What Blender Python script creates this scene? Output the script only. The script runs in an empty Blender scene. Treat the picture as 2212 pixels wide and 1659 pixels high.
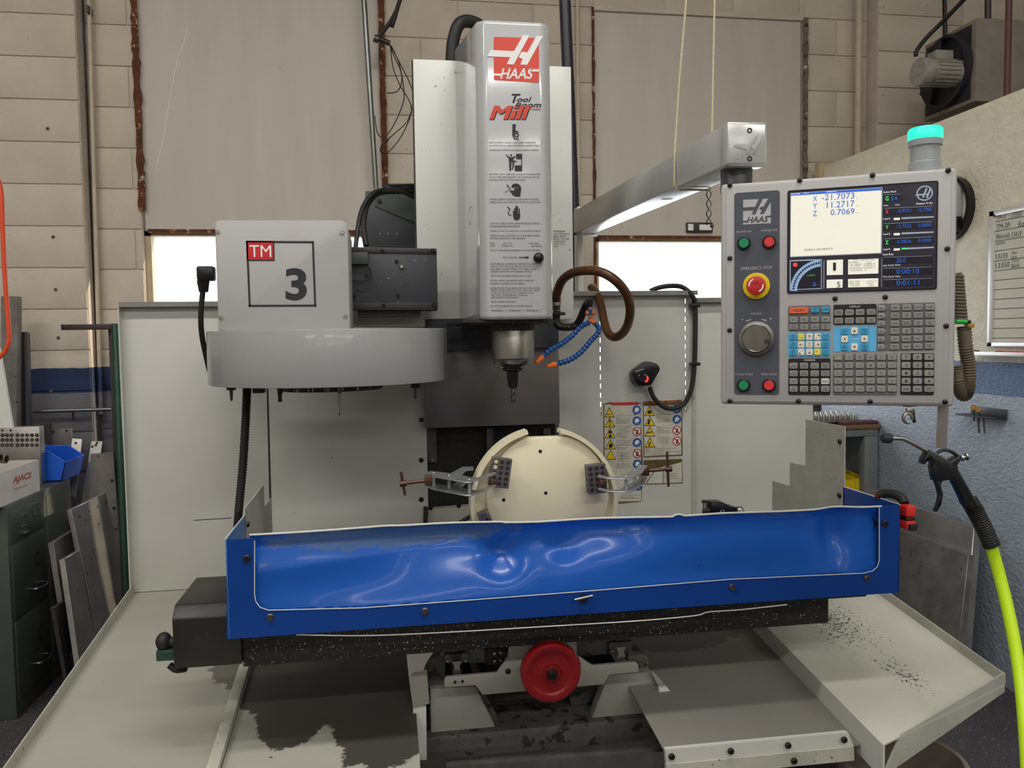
import bpy, bmesh, math, random
from mathutils import Vector as V, Matrix
random.seed(11)
sc = bpy.context.scene
COL = sc.collection
# ---------------------------------------------------------------- camera
IW, IH, FPX = 2212, 1659, 1750.0
PSI, TH, RHO = math.radians(9.0), math.radians(3.25), math.radians(.86)
CAM = V((0, 0, 1.6))
cf = V((math.sin(PSI)*math.cos(TH), math.cos(PSI)*math.cos(TH), -math.sin(TH)))
_r0 = V((math.cos(PSI), -math.sin(PSI), 0)); _u0 = _r0.cross(cf)
cr = _r0*math.cos(RHO) - _u0*math.sin(RHO)
cu = _r0*math.sin(RHO) + _u0*math.cos(RHO)
cd = bpy.data.cameras.new('camera'); cam = bpy.data.objects.new('camera', cd); COL.objects.link(cam)
cd.sensor_width = 36; cd.lens = 36*FPX/IW; cd.clip_start = .05; cd.clip_end = 200
cam.matrix_world = Matrix(((cr.x, cu.x, -cf.x, CAM.x), (cr.y, cu.y, -cf.y, CAM.y), (cr.z, cu.z, -cf.z, CAM.z), (0, 0, 0, 1)))
sc.camera = cam
# ---------------------------------------------------------------- world, sun, exposure
w = bpy.data.worlds.new('sky'); sc.world = w; w.use_nodes = True
bg = w.node_tree.nodes['Background']; bg.inputs[0].default_value = (.93, .96, 1, 1); bg.inputs[1].default_value = 3.2
sl = bpy.data.lights.new('sun', 'SUN'); sl.energy = 4.0; sl.angle = .012; sl.color = (1, .82, .58)
sun = bpy.data.objects.new('sun', sl); COL.objects.link(sun)
sun.rotation_euler = V((-2.66, -.67, -.95)).to_track_quat('-Z', 'Y').to_euler()
vs = sc.view_settings
vs.view_transform = 'Standard'; vs.look = 'None'; vs.gamma = 1; vs.use_curve_mapping = False; vs.exposure = 0.0
LAMP_W = 54.0          # watts of one ceiling fixture
# ---------------------------------------------------------------- pixel to place
def ray(x, y): return cf + cr*((x-IW/2)/FPX) - cu*((y-IH/2)/FPX)
def PY(x, y, Y): d = ray(x, y); return CAM + d*((Y-CAM.y)/d.y)
def PX(x, y, X): d = ray(x, y); return CAM + d*((X-CAM.x)/d.x)
def PZ(x, y, Z): d = ray(x, y); return CAM + d*((Z-CAM.z)/d.z)
def PP(x, y, p, n): d = ray(x, y); return CAM + d*((p-CAM).dot(n)/d.dot(n))
def PD(x, y, dep): return CAM + ray(x, y)*dep
def depth(p): return (V(p)-CAM).dot(cf)
def pxm(px, p): return px*depth(p)/FPX           # pixels at a place -> metres
# ---------------------------------------------------------------- materials
def lin(h):
    h = h.lstrip('#'); o = []
    for i in (0, 2, 4):
        c = int(h[i:i+2], 16)/255
        o.append(c/12.92 if c <= .04045 else ((c+.055)/1.055)**2.4)
    return (*o, 1)
MATS = {}
def mk(name, col, rough=.5, metal=0, var=0, vscale=6, bump=0, bscale=80, stretch=(1, 1, 1), chips=(), patches=(), bands=None, emit=0, coat=0, detail=4, spec=.5, alpha=None, trans=0):
    m = bpy.data.materials.new(name); m.use_nodes = True; MATS[name] = m
    nt = m.node_tree; N = nt.nodes; L = nt.links
    b = N['Principled BSDF']
    b.inputs['Roughness'].default_value = rough; b.inputs['Metallic'].default_value = metal
    b.inputs['Specular IOR Level'].default_value = spec
    if coat: b.inputs['Coat Weight'].default_value = coat; b.inputs['Coat Roughness'].default_value = .08
    if trans: b.inputs['Transmission Weight'].default_value = trans
    c = lin(col)
    b.inputs['Base Color'].default_value = c
    if emit:
        b.inputs['Emission Color'].default_value = c; b.inputs['Emission Strength'].default_value = emit
    if not (var or bump or chips or patches or bands): return m
    geo = N.new('ShaderNodeNewGeometry'); mp = N.new('ShaderNodeMapping'); mp.inputs['Scale'].default_value = stretch
    L.new(geo.outputs['Position'], mp.inputs[0]); P = mp.outputs[0]
    def noise(s, d=4, r=.55, raw=False):
        n = N.new('ShaderNodeTexNoise'); n.inputs['Scale'].default_value = s; n.inputs['Detail'].default_value = d; n.inputs['Roughness'].default_value = r
        L.new(geo.outputs['Position'] if raw else P, n.inputs['Vector']); return n.outputs['Fac']
    def math_(op, a, bb, clamp=False):
        n = N.new('ShaderNodeMath'); n.operation = op; n.use_clamp = clamp
        for i, v in enumerate((a, bb)):
            if isinstance(v, (int, float)): n.inputs[i].default_value = v
            elif v is not None: L.new(v, n.inputs[i])
        return n.outputs[0]
    def mixc(fac, a, bb):
        n = N.new('ShaderNodeMix'); n.data_type = 'RGBA'
        for s, v in ((n.inputs[0], fac), (n.inputs[6], a), (n.inputs[7], bb)):
            if isinstance(v, (int, float)): s.default_value = v
            elif isinstance(v, tuple): s.default_value = v
            else: L.new(v, s)
        return n.outputs[2]
    def ramp(v, a, bb):
        n = N.new('ShaderNodeMapRange'); n.inputs[1].default_value = a; n.inputs[2].default_value = bb; n.clamp = True
        L.new(v, n.inputs[0]); return n.outputs[0]
    cur = c
    if bands:                      # paint bands by height: [(z, colour below z)] from high to low
        sp = N.new('ShaderNodeSeparateXYZ'); L.new(geo.outputs['Position'], sp.inputs[0])
        zz = math_('ADD', sp.outputs[2], math_('MULTIPLY', math_('SUBTRACT', noise(14, 3, raw=True), .5), .012))
        for z, cc in bands:
            cur = mixc(math_('LESS_THAN', zz, z), cur, lin(cc))
    if var:
        f = ramp(noise(vscale, detail), .3, .7)
        dk = N.new('ShaderNodeMix'); dk.data_type = 'RGBA'; dk.blend_type = 'MULTIPLY'; dk.inputs[0].default_value = 1
        L.new(f, dk.inputs[0])
        if isinstance(cur, tuple): dk.inputs[6].default_value = cur
        else: L.new(cur, dk.inputs[6])
        k = 1-var; dk.inputs[7].default_value = (k, k, k*.98, 1); cur = dk.outputs[2]
    for cc, s, t, d in chips:      # small specks and worn flakes
        cur = mixc(ramp(noise(s, d, .6), t, t+.025), cur, lin(cc))
    for ctr, rad, cc, s, amp, *bias in patches:   # worn areas, and the tray sheet's painted sheen, with shapes of their own
        sb = N.new('ShaderNodeVectorMath'); sb.operation = 'SUBTRACT'; L.new(geo.outputs['Position'], sb.inputs[0]); sb.inputs[1].default_value = ctr
        dv = N.new('ShaderNodeVectorMath'); dv.operation = 'DIVIDE'; L.new(sb.outputs[0], dv.inputs[0]); dv.inputs[1].default_value = rad
        ln = N.new('ShaderNodeVectorMath'); ln.operation = 'LENGTH'; L.new(dv.outputs[0], ln.inputs[0])
        e = math_('ADD', math_('SUBTRACT', bias[0] if bias else 1.0, ln.outputs['Value']), math_('MULTIPLY', math_('SUBTRACT', noise(s, 6, .68, raw=True), .5), amp))
        cur = mixc(ramp(e, -.01, .03), cur, lin(cc))
    if not isinstance(cur, tuple): L.new(cur, b.inputs['Base Color'])
    if bump:
        bn = N.new('ShaderNodeBump'); bn.inputs['Strength'].default_value = min(1, bump); bn.inputs['Distance'].default_value = .004*max(1, bump)
        L.new(noise(bscale, 5, .6), bn.inputs['Height']); L.new(bn.outputs[0], b.inputs['Normal'])
    return m
def M(n): return MATS[n]
# ---------------------------------------------------------------- objects
WL = {}
def link(o, parent, loc):
    COL.objects.link(o); WL[o.name] = V(loc)
    if parent is not None:
        o.parent = parent; o.location = V(loc)-WL[parent.name]
    else: o.location = loc
    return o
def tag(o, label=None, cat=None, group=None, kind=None):
    if label: o['label'] = label
    if cat: o['category'] = cat
    if group: o['group'] = group
    if kind: o['kind'] = kind
    return o
def thing(name, label, cat, loc, group=None):
    o = bpy.data.objects.new(name, None); o.empty_display_size = .1
    link(o, None, loc); return tag(o, label, cat, group)
_TXT = {}
def glyphs(s, shear=0, bold=0, res=2):
    k = (s, shear, bold, res)
    if k in _TXT: return _TXT[k]
    cu_ = bpy.data.curves.new('lettering', 'FONT'); cu_.body = s; cu_.shear = shear; cu_.offset = bold; cu_.resolution_u = res; cu_.fill_mode = 'FRONT'
    o = bpy.data.objects.new('lettering', cu_); me = bpy.data.meshes.new_from_object(o)
    vs_ = [v.co.copy() for v in me.vertices]; fs = [tuple(p.vertices) for p in me.polygons]
    x0 = min(v.x for v in vs_); x1 = max(v.x for v in vs_); y0 = min(v.y for v in vs_); y1 = max(v.y for v in vs_)
    vs_ = [((v.x-x0)/(x1-x0), (v.y-y0)/max(1e-6, y1-y0)) for v in vs_]
    bpy.data.objects.remove(o); bpy.data.curves.remove(cu_); bpy.data.meshes.remove(me)
    _TXT[k] = (vs_, fs); return _TXT[k]
class B:
    def __init__(s): s.bm = bmesh.new()
    def box(s, c, size, R=None, bev=0, seg=2):
        Mx = Matrix.Translation(V(c)) @ (R.to_4x4() if R else Matrix()) @ Matrix.Diagonal((*size, 1))
        r = bmesh.ops.create_cube(s.bm, size=1, matrix=Mx)
        if bev:
            es = {e for v in r['verts'] for e in v.link_edges}
            bmesh.ops.bevel(s.bm, geom=list(es), offset=bev, segments=seg, affect='EDGES', profile=.5)
        return s
    def bb(s, a, b, bev=0, seg=2):     # box from corner to corner
        a, b = V(a), V(b); d = b-a
        return s.box((a+b)/2, (abs(d.x), abs(d.y), abs(d.z)), None, bev, seg)
    def beam(s, a, b, wx, wz, up=V((0, 0, 1)), bev=0):
        a, b = V(a), V(b); d = (b-a); n = d.normalized(); x = n.cross(up).normalized(); z = x.cross(n)
        R = Matrix((x, n, z)).transposed()
        return s.box((a+b)/2, (wx, d.length, wz), R, bev)
    def prism(s, poly, vec, bev=0, seg=2):
        vec = V(vec); a = [s.bm.verts.new(p) for p in poly]; b = [s.bm.verts.new(V(p)+vec) for p in poly]
        n = len(a); fs = [s.bm.faces.new(a), s.bm.faces.new(b[::-1])]
        for i in range(n): fs.append(s.bm.faces.new((a[i], b[i], b[(i+1) % n], a[(i+1) % n])))
        bmesh.ops.recalc_face_normals(s.bm, faces=fs)
        if bev: bmesh.ops.bevel(s.bm, geom=list({e for f in fs for e in f.edges}), offset=bev, segments=seg, affect='EDGES', profile=.5)
        return s
    def poly(s, pts): s.bm.faces.new([s.bm.verts.new(p) for p in pts]); return s
    def cyl(s, p0, p1, r0, r1=None, n=20, caps=True):
        return s.lathe([(r0, 0), (r0 if r1 is None else r1, (V(p1)-V(p0)).length)], p0, V(p1)-V(p0), n, caps)
    def lathe(s, prof, o, ax=(0, 0, 1), n=24, caps=True):
        o = V(o); ax = V(ax).normalized(); t = V((1, 0, 0)) if abs(ax.x) < .9 else V((0, 1, 0))
        e1 = ax.cross(t).normalized(); e2 = ax.cross(e1); rings = []
        for r, h in prof:
            rings.append([s.bm.verts.new(o+ax*h+(e1*math.cos(2*math.pi*i/n)+e2*math.sin(2*math.pi*i/n))*max(r, 1e-5)) for i in range(n)])
        fs = []
        for a, b in zip(rings, rings[1:]):
            for i in range(n): fs.append(s.bm.faces.new((a[i], a[(i+1) % n], b[(i+1) % n], b[i])))
        if caps: fs.append(s.bm.faces.new(rings[0][::-1])); fs.append(s.bm.faces.new(rings[-1]))
        bmesh.ops.recalc_face_normals(s.bm, faces=fs)
        return s
    def tube(s, pts, r, n=10, radf=None, caps=True):
        pts = [V(p) for p in pts]; rings = []; prev = None
        for i, p in enumerate(pts):
            d = (pts[min(i+1, len(pts)-1)]-pts[max(i-1, 0)]).normalized()
            if prev is None:
                t = V((0, 0, 1)) if abs(d.z) < .9 else V((1, 0, 0)); e1 = d.cross(t).normalized()
            else: e1 = (prev-d*prev.dot(d)).normalized()
            prev = e1; e2 = d.cross(e1); rr = radf(i) if radf else r
            rings.append([s.bm.verts.new(p+(e1*math.cos(2*math.pi*k/n)+e2*math.sin(2*math.pi*k/n))*rr) for k in range(n)])
        for a, b in zip(rings, rings[1:]):
            for i in range(n): s.bm.faces.new((a[i], b[i], b[(i+1) % n], a[(i+1) % n]))
        if caps: s.bm.faces.new(rings[0]); s.bm.faces.new(rings[-1][::-1])
        return s
    def sphere(s, c, r, sc_=(1, 1, 1), n=16):
        bmesh.ops.create_uvsphere(s.bm, u_segments=n, v_segments=n//2+2, radius=r, matrix=Matrix.Translation(V(c)) @ Matrix.Diagonal((*sc_, 1))); return s
    def grid(s, fn, nu, nv, back=0):
        g = [[s.bm.verts.new(fn(i/nu, j/nv)) for i in range(nu+1)] for j in range(nv+1)]
        fs = [s.bm.faces.new((g[j][i], g[j][i+1], g[j+1][i+1], g[j+1][i])) for j in range(nv) for i in range(nu)]
        if back: bmesh.ops.solidify(s.bm, geom=fs, thickness=back)
        return s
    def text(s, t, o, U, W, shear=0, bold=0, res=2):   # box of the text: origin (bottom left), U across, W up
        vs_, fs = glyphs(t, shear, bold, res); o, U, W = V(o), V(U), V(W)
        vv = [s.bm.verts.new(o+U*x+W*y) for x, y in vs_]
        for f in fs:
            try: s.bm.faces.new([vv[i] for i in f])
            except ValueError: pass
        return s
    def build(s, name, mat, parent=None, origin=None, smooth=38):
        bm = s.bm; lim = math.radians(smooth)
        if origin is None:
            if parent is not None: origin = WL[parent.name]
            else:
                xs = [v.co for v in bm.verts]; origin = V(((min(p.x for p in xs)+max(p.x for p in xs))/2, (min(p.y for p in xs)+max(p.y for p in xs))/2, min(p.z for p in xs)))
        bm.normal_update()
        for e in bm.edges:
            e.smooth = len(e.link_faces) == 2 and e.calc_face_angle(9) < lim
        for f in bm.faces: f.smooth = True
        me = bpy.data.meshes.new(name); bmesh.ops.translate(bm, verts=bm.verts, vec=-V(origin)); bm.to_mesh(me); bm.free()
        o = bpy.data.objects.new(name, me); me.materials.append(M(mat) if isinstance(mat, str) else mat)
        if 'print' in name or 'lettering' in name or name.endswith('_text'): o['kind'] = 'stuff'
        return link(o, parent, origin)
def inst(src, parent, loc, R=None, mat=None, name=None):
    o = bpy.data.objects.new(name or src.name.split('.')[0], src.data)
    link(o, parent, loc)
    if R is not None: o.rotation_euler = R.to_euler()
    return o
def rrect(o, U, W, x0, y0, x1, y1, r, n=5):    # rounded rectangle outline on a plane
    p = []
    for cx, cy, a in ((x1-r, y0+r, -90), (x1-r, y1-r, 0), (x0+r, y1-r, 90), (x0+r, y0+r, 180)):
        for k in range(n+1):
            t = math.radians(a+90*k/n); p.append(V(o)+V(U)*(cx+r*math.cos(t))+V(W)*(cy+r*math.sin(t)))
    return p
def bez(pts, n=40):    # smooth curve through points
    pts = [V(p) for p in pts]; out = []; m = len(pts)-1
    for i in range(m):
        p0, p1, p2, p3 = pts[max(i-1, 0)], pts[i], pts[i+1], pts[min(i+2, m)]
        k = max(2, n//m)
        for j in range(k):
            t = j/k; out.append(.5*((2*p1)+(p2-p0)*t+(2*p0-5*p1+4*p2-p3)*t*t+(3*p1-p0-3*p2+p3)*t**3))
    out.append(pts[-1]); return out
def vlathe(b, xc, Y, prof, n=28):   # vertical turned shape from (pixel row, half width in pixels)
    p0 = PY(xc, prof[0][0], Y); pr = []
    for y, hw in prof:
        p = PY(xc, y, Y); pr.append((pxm(hw, p), p.z-p0.z))
    b.lathe(pr, p0, (0, 0, 1), n); return p0
def xz(x0, y0, x1, y1, Y): a = PY(x0, y1, Y); b = PY(x1, y0, Y); return a.x, b.x, a.z, b.z
def bpx(b, x0, y0, x1, y1, Yf, Yb, bev=0):   # box whose front face covers a pixel rectangle on plane Yf
    a, c, z0, z1 = xz(x0, y0, x1, y1, Yf); return b.bb((a, Yf, z0), (c, Yb, z1), bev)
# ---------------------------------------------------------------- palette
mk('block', '#d3c8b9', .75, var=.12, vscale=5, bump=.5, bscale=55, bands=[(1.488, '#2b3a60'), (1.367, '#6c6b70')], chips=[('#6d5c4c', 38, .735, 3)])
mk('mortar', '#d6cbbd', .8, var=.2, vscale=7, bump=.4, bscale=60, bands=[(1.488, '#28365a'), (1.367, '#66656a')])
mk('board', '#cfc8bf', .5, var=.12, vscale=2.4, stretch=(3, 3, .5), bump=.10, bscale=9, chips=[('#5c5046', 26, .75, 2), ('#c6bfb6', 30, .74, 2)])
mk('rust', '#6e3f24', .85, var=.5, vscale=24, bump=1, bscale=60, chips=[('#b5a48f', 30, .62, 3), ('#a3602a', 22, .63, 3)])
mk('osb', '#f0ead4', .45, var=.14, vscale=24, bump=2.0, bscale=62, detail=6, stretch=(1, .8, 1.3), bands=[(1.476, '#7089b4'), (1.345, '#bcc8d6')], chips=[('#4e4c46', 75, .725, 4)])
mk('floor', '#4b464a', .7, var=.35, vscale=4, bump=.25, bscale=40, chips=[('#b9b9bd', 170, .70, 1), ('#2c292a', 30, .66, 4)])
mk('ceiling', '#e4e2dc', .8, var=.1, vscale=2)
mk('farwall', '#d8d2c8', .8, var=.12, vscale=2)
mk('jamb', '#7d7266', .8, var=.4, vscale=30, bump=.6, bscale=60, chips=[('#3a2f28', 30, .58, 4), ('#c9bfb2', 36, .62, 4)])
mk('winframe', '#c8b494', .6, var=.2, vscale=20)
mk('sill', '#8a8680', .6, var=.2, vscale=20)
mk('pane', '#f4f8ff', .1)
_n = MATS['pane'].node_tree; _t = _n.nodes.new('ShaderNodeBsdfTransparent'); _t.inputs[0].default_value = (.97, .98, 1, 1); _m = _n.nodes.new('ShaderNodeMixShader'); _m.inputs[0].default_value = .08
_n.links.new(_t.outputs[0], _m.inputs[1]); _n.links.new(_n.nodes['Principled BSDF'].outputs[0], _m.inputs[2]); _n.links.new(_m.outputs[0], _n.nodes['Material Output'].inputs[0])
mk('conduit', '#8b908f', .35, metal=.9, var=.2, vscale=10)
mk('pipe_cream', '#c9bca9', .5, var=.12, vscale=20, bands=[(1.488, '#34446c'), (1.367, '#77767a')])
mk('black_rubber', '#232425', .55, var=.25, vscale=30)
mk('black_gloss', '#141517', .3, var=.2, vscale=30)
mk('pole_dark', '#2d2f3c', .35, var=.2, vscale=14, chips=[('#9a9a98', 90, .72, 2)])
mk('mill', '#cfcec8', .38, var=.08, vscale=4, bump=.04, bscale=6, chips=[('#6f6b62', 60, .745, 3)])
mk('mill_grimy', '#c2c1b5', .5, var=.22, vscale=9, chips=[('#33312c', 110, .66, 5), ('#8a8460', 14, .68, 4)])
mk('mill_edge', '#8e8c86', .45, var=.25, vscale=20)
mk('cover', '#9fa0a0', .26, var=.04, vscale=5, coat=.3)
mk('head', '#c4c6c8', .13, var=.05, vscale=5, coat=.4, chips=[('#8d8b86', 90, .75, 2)])
mk('wing', '#e6e7e2', .32, var=.05, vscale=5, chips=[('#5c5a55', 70, .735, 2)])
mk('pendant', '#b3b1b1', .5, var=.05, vscale=14, bump=.08, bscale=400)
mk('armpaint', '#cacbca', .24, var=.08, vscale=6, metal=.45, chips=[('#56544f', 60, .73, 2), ('#f0f0ee', 110, .735, 2)])
mk('strip', '#4d505a', .5, bump=.05, bscale=500)
mk('panel_black', '#1d1b20', .45)
mk('panel_grey', '#6a686c', .5)
mk('panel_blue', '#5fb8e8', .5)
mk('key_grey', '#8d8c88', .55); mk('key_blue', '#3e9cc4', .5); mk('key_white', '#ece2cf', .5); mk('key_orange', '#e5683c', .5); mk('key_yellow', '#ead95a', .5); mk('key_lit', '#cfccc8', .5)
mk('ink', '#26262b', .6); mk('ink_soft', '#45464b', .6); mk('white_ink', '#e4e4e4', .6); mk('grey_ink', '#b9babb', .55)
mk('red_print', '#dd4a38', .45); mk('logo_white', '#f2f1ee', .4); mk('mill_red', '#d8452c', .45); mk('badge_red', '#c8242c', .4)
mk('steel', '#a9a7a3', .3, metal=1, var=.3, vscale=30, stretch=(1, 1, .2))
mk('steel_dark', '#6b6866', .42, metal=.9, var=.4, vscale=26)
mk('zinc', '#c9ced2', .38, metal=.8, var=.3, vscale=40, bump=.15, bscale=90)
mk('copper_brown', '#6b5046', .4, metal=.75, var=.3, vscale=50)
mk('alu', '#c2beba', .36, metal=.85, var=.35, vscale=9, bump=.06, bscale=60, chips=[('#4a4644', 40, .70, 4)])
mk('alu_dull', '#8f8a86', .5, metal=.6, var=.4, vscale=12, chips=[('#3c3836', 30, .66, 5), ('#cfccc8', 60, .74, 3)])
mk('bolt', '#3a3835', .4, metal=.8); mk('bolt_bright', '#bcb9b0', .3, metal=1); mk('bolt_black', '#1b1b20', .35)
mk('slide', '#43454b', .4, var=.15, vscale=14, chips=[('#d8d4c4', 130, .74, 2)])
mk('waycover', '#857f7d', .3, metal=.35, var=.1, vscale=5, chips=[('#8f8a86', 120, .745, 2)])
mk('way_black', '#1c1b1b', .6, var=.3, vscale=16, bump=.5, bscale=240, chips=[('#8d8a80', 240, .70, 1)])
mk('hose_brown', '#6b4327', .3, var=.45, vscale=26, bump=.1, bscale=200, chips=[('#d9cdb6', 150, .72, 2)])
mk('loc_blue', '#1f549c', .28, var=.1, vscale=40); mk('loc_orange', '#f0762a', .35)
mk('grease', '#22211e', .35, var=.4, vscale=60, bump=.7, bscale=180, chips=[('#a6a290', 150, .68, 2)])
mk('cream', '#efe5c6', .36, var=.03, vscale=6); MATS['cream'].node_tree.nodes['Principled BSDF'].inputs['Subsurface Weight'].default_value = .12
mk('blockgrey', '#706e74', .4, metal=.55, var=.15, vscale=40)
mk('hole', '#241a16', .6); mk('hole_light', '#d8c896', .6)
mk('blue', '#0b3d8e', .32, var=.1, vscale=7, spec=.35, chips=[('#c9d3e4', 95, .765, 3)])
mk('blue_sheet', '#2a7cee', .24, var=.1, vscale=7, coat=.3, patches=[((.02, 1.82, 1.155), (.36, .2, .042), '#5b82c2', 34, 1.1, .75), ((1.195, 1.82, 1.13), (.02, .2, .05), '#1c2c4c', 60, 2.5, .2)], stretch=(.6, 1, 2), chips=[('#cdd7e8', 80, .77, 3), ('#16243f', 34, .74, 5)])  # pale upper-left patch paints in the mottled sheen of an oil smear
mk('blue_side', '#3f74b4', .42, var=.2, vscale=30, chips=[('#dfe6ee', 130, .68, 2)])
mk('edge_white', '#d9d8d0', .5)
mk('motor_black', '#232120', .42, var=.3, vscale=20, chips=[('#b8b6ae', 150, .735, 2)])
mk('table_black', '#151414', .6, var=.4, vscale=30, bump=.4, bscale=200, chips=[('#bdb49a', 220, .70, 1)])
mk('red_wheel', '#8a1118', .24, metal=.35, var=.06, vscale=20, coat=.6)
mk('cast', '#9d9b94', .5, var=.14, vscale=6, chips=[('#2c2a27', 36, .70, 5)])
mk('cast_dark', '#5a5853', .55, var=.4, vscale=14, chips=[('#1e1d1b', 24, .56, 5), ('#b9b7ac', 160, .74, 2)])
mk('cast_grime', '#3b3935', .55, var=.4, vscale=10, chips=[('#151412', 9, .50, 5), ('#a9a79c', 22, .66, 5)])
mk('cabinet', '#4b514b', .45, var=.2, vscale=6, metal=.2, bump=.1, bscale=14)
mk('cabinet_dark', '#2a2a28', .6)
mk('cardboard_white', '#d3cdc6', .7, var=.15, vscale=10); mk('cardboard', '#9a7c58', .75, var=.2, vscale=20)
mk('bin_blue', '#2363d8', .4, var=.15, vscale=20)
mk('orange_hose', '#f2552c', .4, var=.1, vscale=30)
mk('green_pipe', '#3f5d4e', .35, metal=.5, var=.3, vscale=9)
mk('dark_steel', '#4b4547', .5, metal=.5, var=.25, vscale=12)
mk('heater', '#8d857c', .6, var=.25, vscale=10); mk('heater_black', '#23222a', .7, var=.3, vscale=12); mk('motor_grey', '#9c988e', .5, var=.25, vscale=30)
mk('red_pipe', '#5e3a38', .6, var=.2, vscale=20)
mk('rope', '#d8cba6', .8, var=.3, vscale=300)
mk('wb_white', '#d8d6c6', .18, var=.03, vscale=4); mk('wb_frame', '#dedede', .35, metal=.5)
mk('wb_ink', '#4a5068', .6)
mk('beacon_grey', '#9fa4a8', .3, var=.05, vscale=30)
mk('beacon_green', '#1fe0a0', .3, emit=1.5)
mk('coil', '#6d6353', .5, var=.15, vscale=40); mk('green_ring', '#2fb84a', .4); mk('ochre', '#b98a3c', .5)
mk('neon', '#c8ec1e', .35, var=.04, vscale=20); mk('gun', '#17171b', .35, var=.1, vscale=40)
mk('bench', '#7c7f80', .5, var=.2, vscale=10); mk('wood', '#8a6744', .6, var=.4, vscale=30, stretch=(1, 1, 8)); mk('yellow', '#e0c41c', .45)
mk('red_plastic', '#e2332c', .4); mk('bucket', '#a79c90', .5, var=.3, vscale=7)
mk('dial', '#e5e1d2', .4); mk('lampglow', '#ff2a1e', .3, emit=3.0); mk('lens', '#2a2328', .12)
mk('sticker', '#d9d6c8', .5, var=.2, vscale=30, chips=[('#6b5a38', 30, .66, 6)])
mk('sticker_edge', '#6a5c34', .7, var=.4, vscale=60)
mk('st_yellow', '#ecca1e', .45); mk('st_blue', '#2a5ca8', .45); mk('st_red', '#c23a34', .45); mk('st_black', '#221f1c', .6); mk('st_orange', '#b8623a', .6, var=.5, vscale=60, chips=[('#40361e', 60, .55, 5)])
mk('scr_dark', '#2b2a33', .18, emit=.35); mk('scr_panel', '#1f1e26', .18, emit=.3); mk('scr_white', '#e0ded0', .2, emit=.5); mk('scr_blue', '#2c62c8', .2, emit=.5); mk('scr_line', '#8f9aa8', .2, emit=.5)
mk('scr_green', '#3fd060', .2, emit=.7); mk('scr_red', '#d84040', .2, emit=.6); mk('scr_text', '#e8e8ee', .2, emit=.6); mk('scr_arc', '#86a4c8', .2, emit=.4)
mk('tube_light', '#fff6e6', .4, emit=9.0); mk('fixture', '#e6e6e2', .5)
mk('chips', '#a5a29a', .35, metal=.8, var=.5, vscale=200)
# ---------------------------------------------------------------- room shell
WY = 4.27; CH = .1965; PIL = 4.17; FZ = .1965
def kids(o, kind='structure'): o['kind'] = kind; return o
kids(B().bb((-5.2, -18, FZ-.1), (7.2, 4.6, FZ)).build('floor', 'floor'))
kids(B().bb((-5.2, -18, 5.0), (7.2, 4.6, 5.1)).build('ceiling', 'ceiling'))
kids(B().bb((-5.3, -18, 0), (-5.2, 4.6, 5)).build('wall_left', 'farwall'))
kids(B().bb((7.2, -18, 0), (7.3, 4.6, 5)).build('wall_far_right', 'farwall'))
kids(B().bb((-5.2, -18.1, 0), (7.2, -18, 5)).build('wall_front', 'farwall'))
a1 = PY(300, 300, WY).x; b1 = PY(829, 300, WY).x; a2 = PY(1283, 300, WY).x; b2 = PY(1735, 300, WY).x
ZW = 1.16; T1 = 3.62; T2 = PY(1500, 28, WY).z
SB = WY+.0075
b = B()
for x0, x1 in ((-5.2, a1), (b1, a2), (b2, 7.2)): b.bb((x0, SB, 0), (x1, SB+.2, 5))
for x0, x1, t in ((a1, b1, T1), (a2, b2, T2)):
    b.bb((x0, SB, 0), (x1, SB+.2, ZW)); b.bb((x0, SB, t), (x1, SB+.2, 5))
pl1 = PY(165, 100, PIL).x; pr0 = PY(1897, 100, PIL).x; pr1 = PY(2036, 100, PIL).x
b.bb((pl1-1.9, PIL+.0075, 0), (pl1, SB, 5)); b.bb((pr0, PIL+.0075, 0), (pr1, SB, 5))
wall = kids(b.build('wall_back', 'mortar'))
_bk = {}
def cblock(x0, x1, z, Y, d=.02):
    k = (round(x1-x0, 2), d)
    loc = V(((x0+x1)/2, Y, z+CH/2))
    if k not in _bk:
        bb_ = B().box((0, d/2, 0), (x1-x0-.007, d, CH-.007), None, .0035, 2)
        o = bb_.build('block', 'block', None, V((0, 0, 0))); me = o.data; bpy.data.objects.remove(o); _bk[k] = me
    o = bpy.data.objects.new('block', _bk[k]); return link(o, wall, loc)
def courses(x0, x1, k0, k1, Y, off=0):
    for k in range(k0, k1):
        x = x0 - (CH if (k+off) % 2 else 0)
        while x < x1-.01:
            l, r = max(x, x0), min(x+2*CH, x1)
            if r-l > .03: cblock(l, r, k*CH, Y)
            x += 2*CH
for k in range(4, 18):
    cblock(pl1-.62, pl1, k*CH, PIL); cblock(pl1-1.01, pl1-.62, k*CH, PIL)
    cblock(pr0, pr1, k*CH, PIL)
courses(pl1+.004, a1, 4, 18, WY, 1)
courses(b1, a2, 6, 19, WY)
courses(b2, pr0-.003, 6, 19, WY, 1)
courses(pr1+.003, pr1+1.2, 9, 18, WY)
courses(a2, b2, 17, 19, WY, 1)
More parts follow.
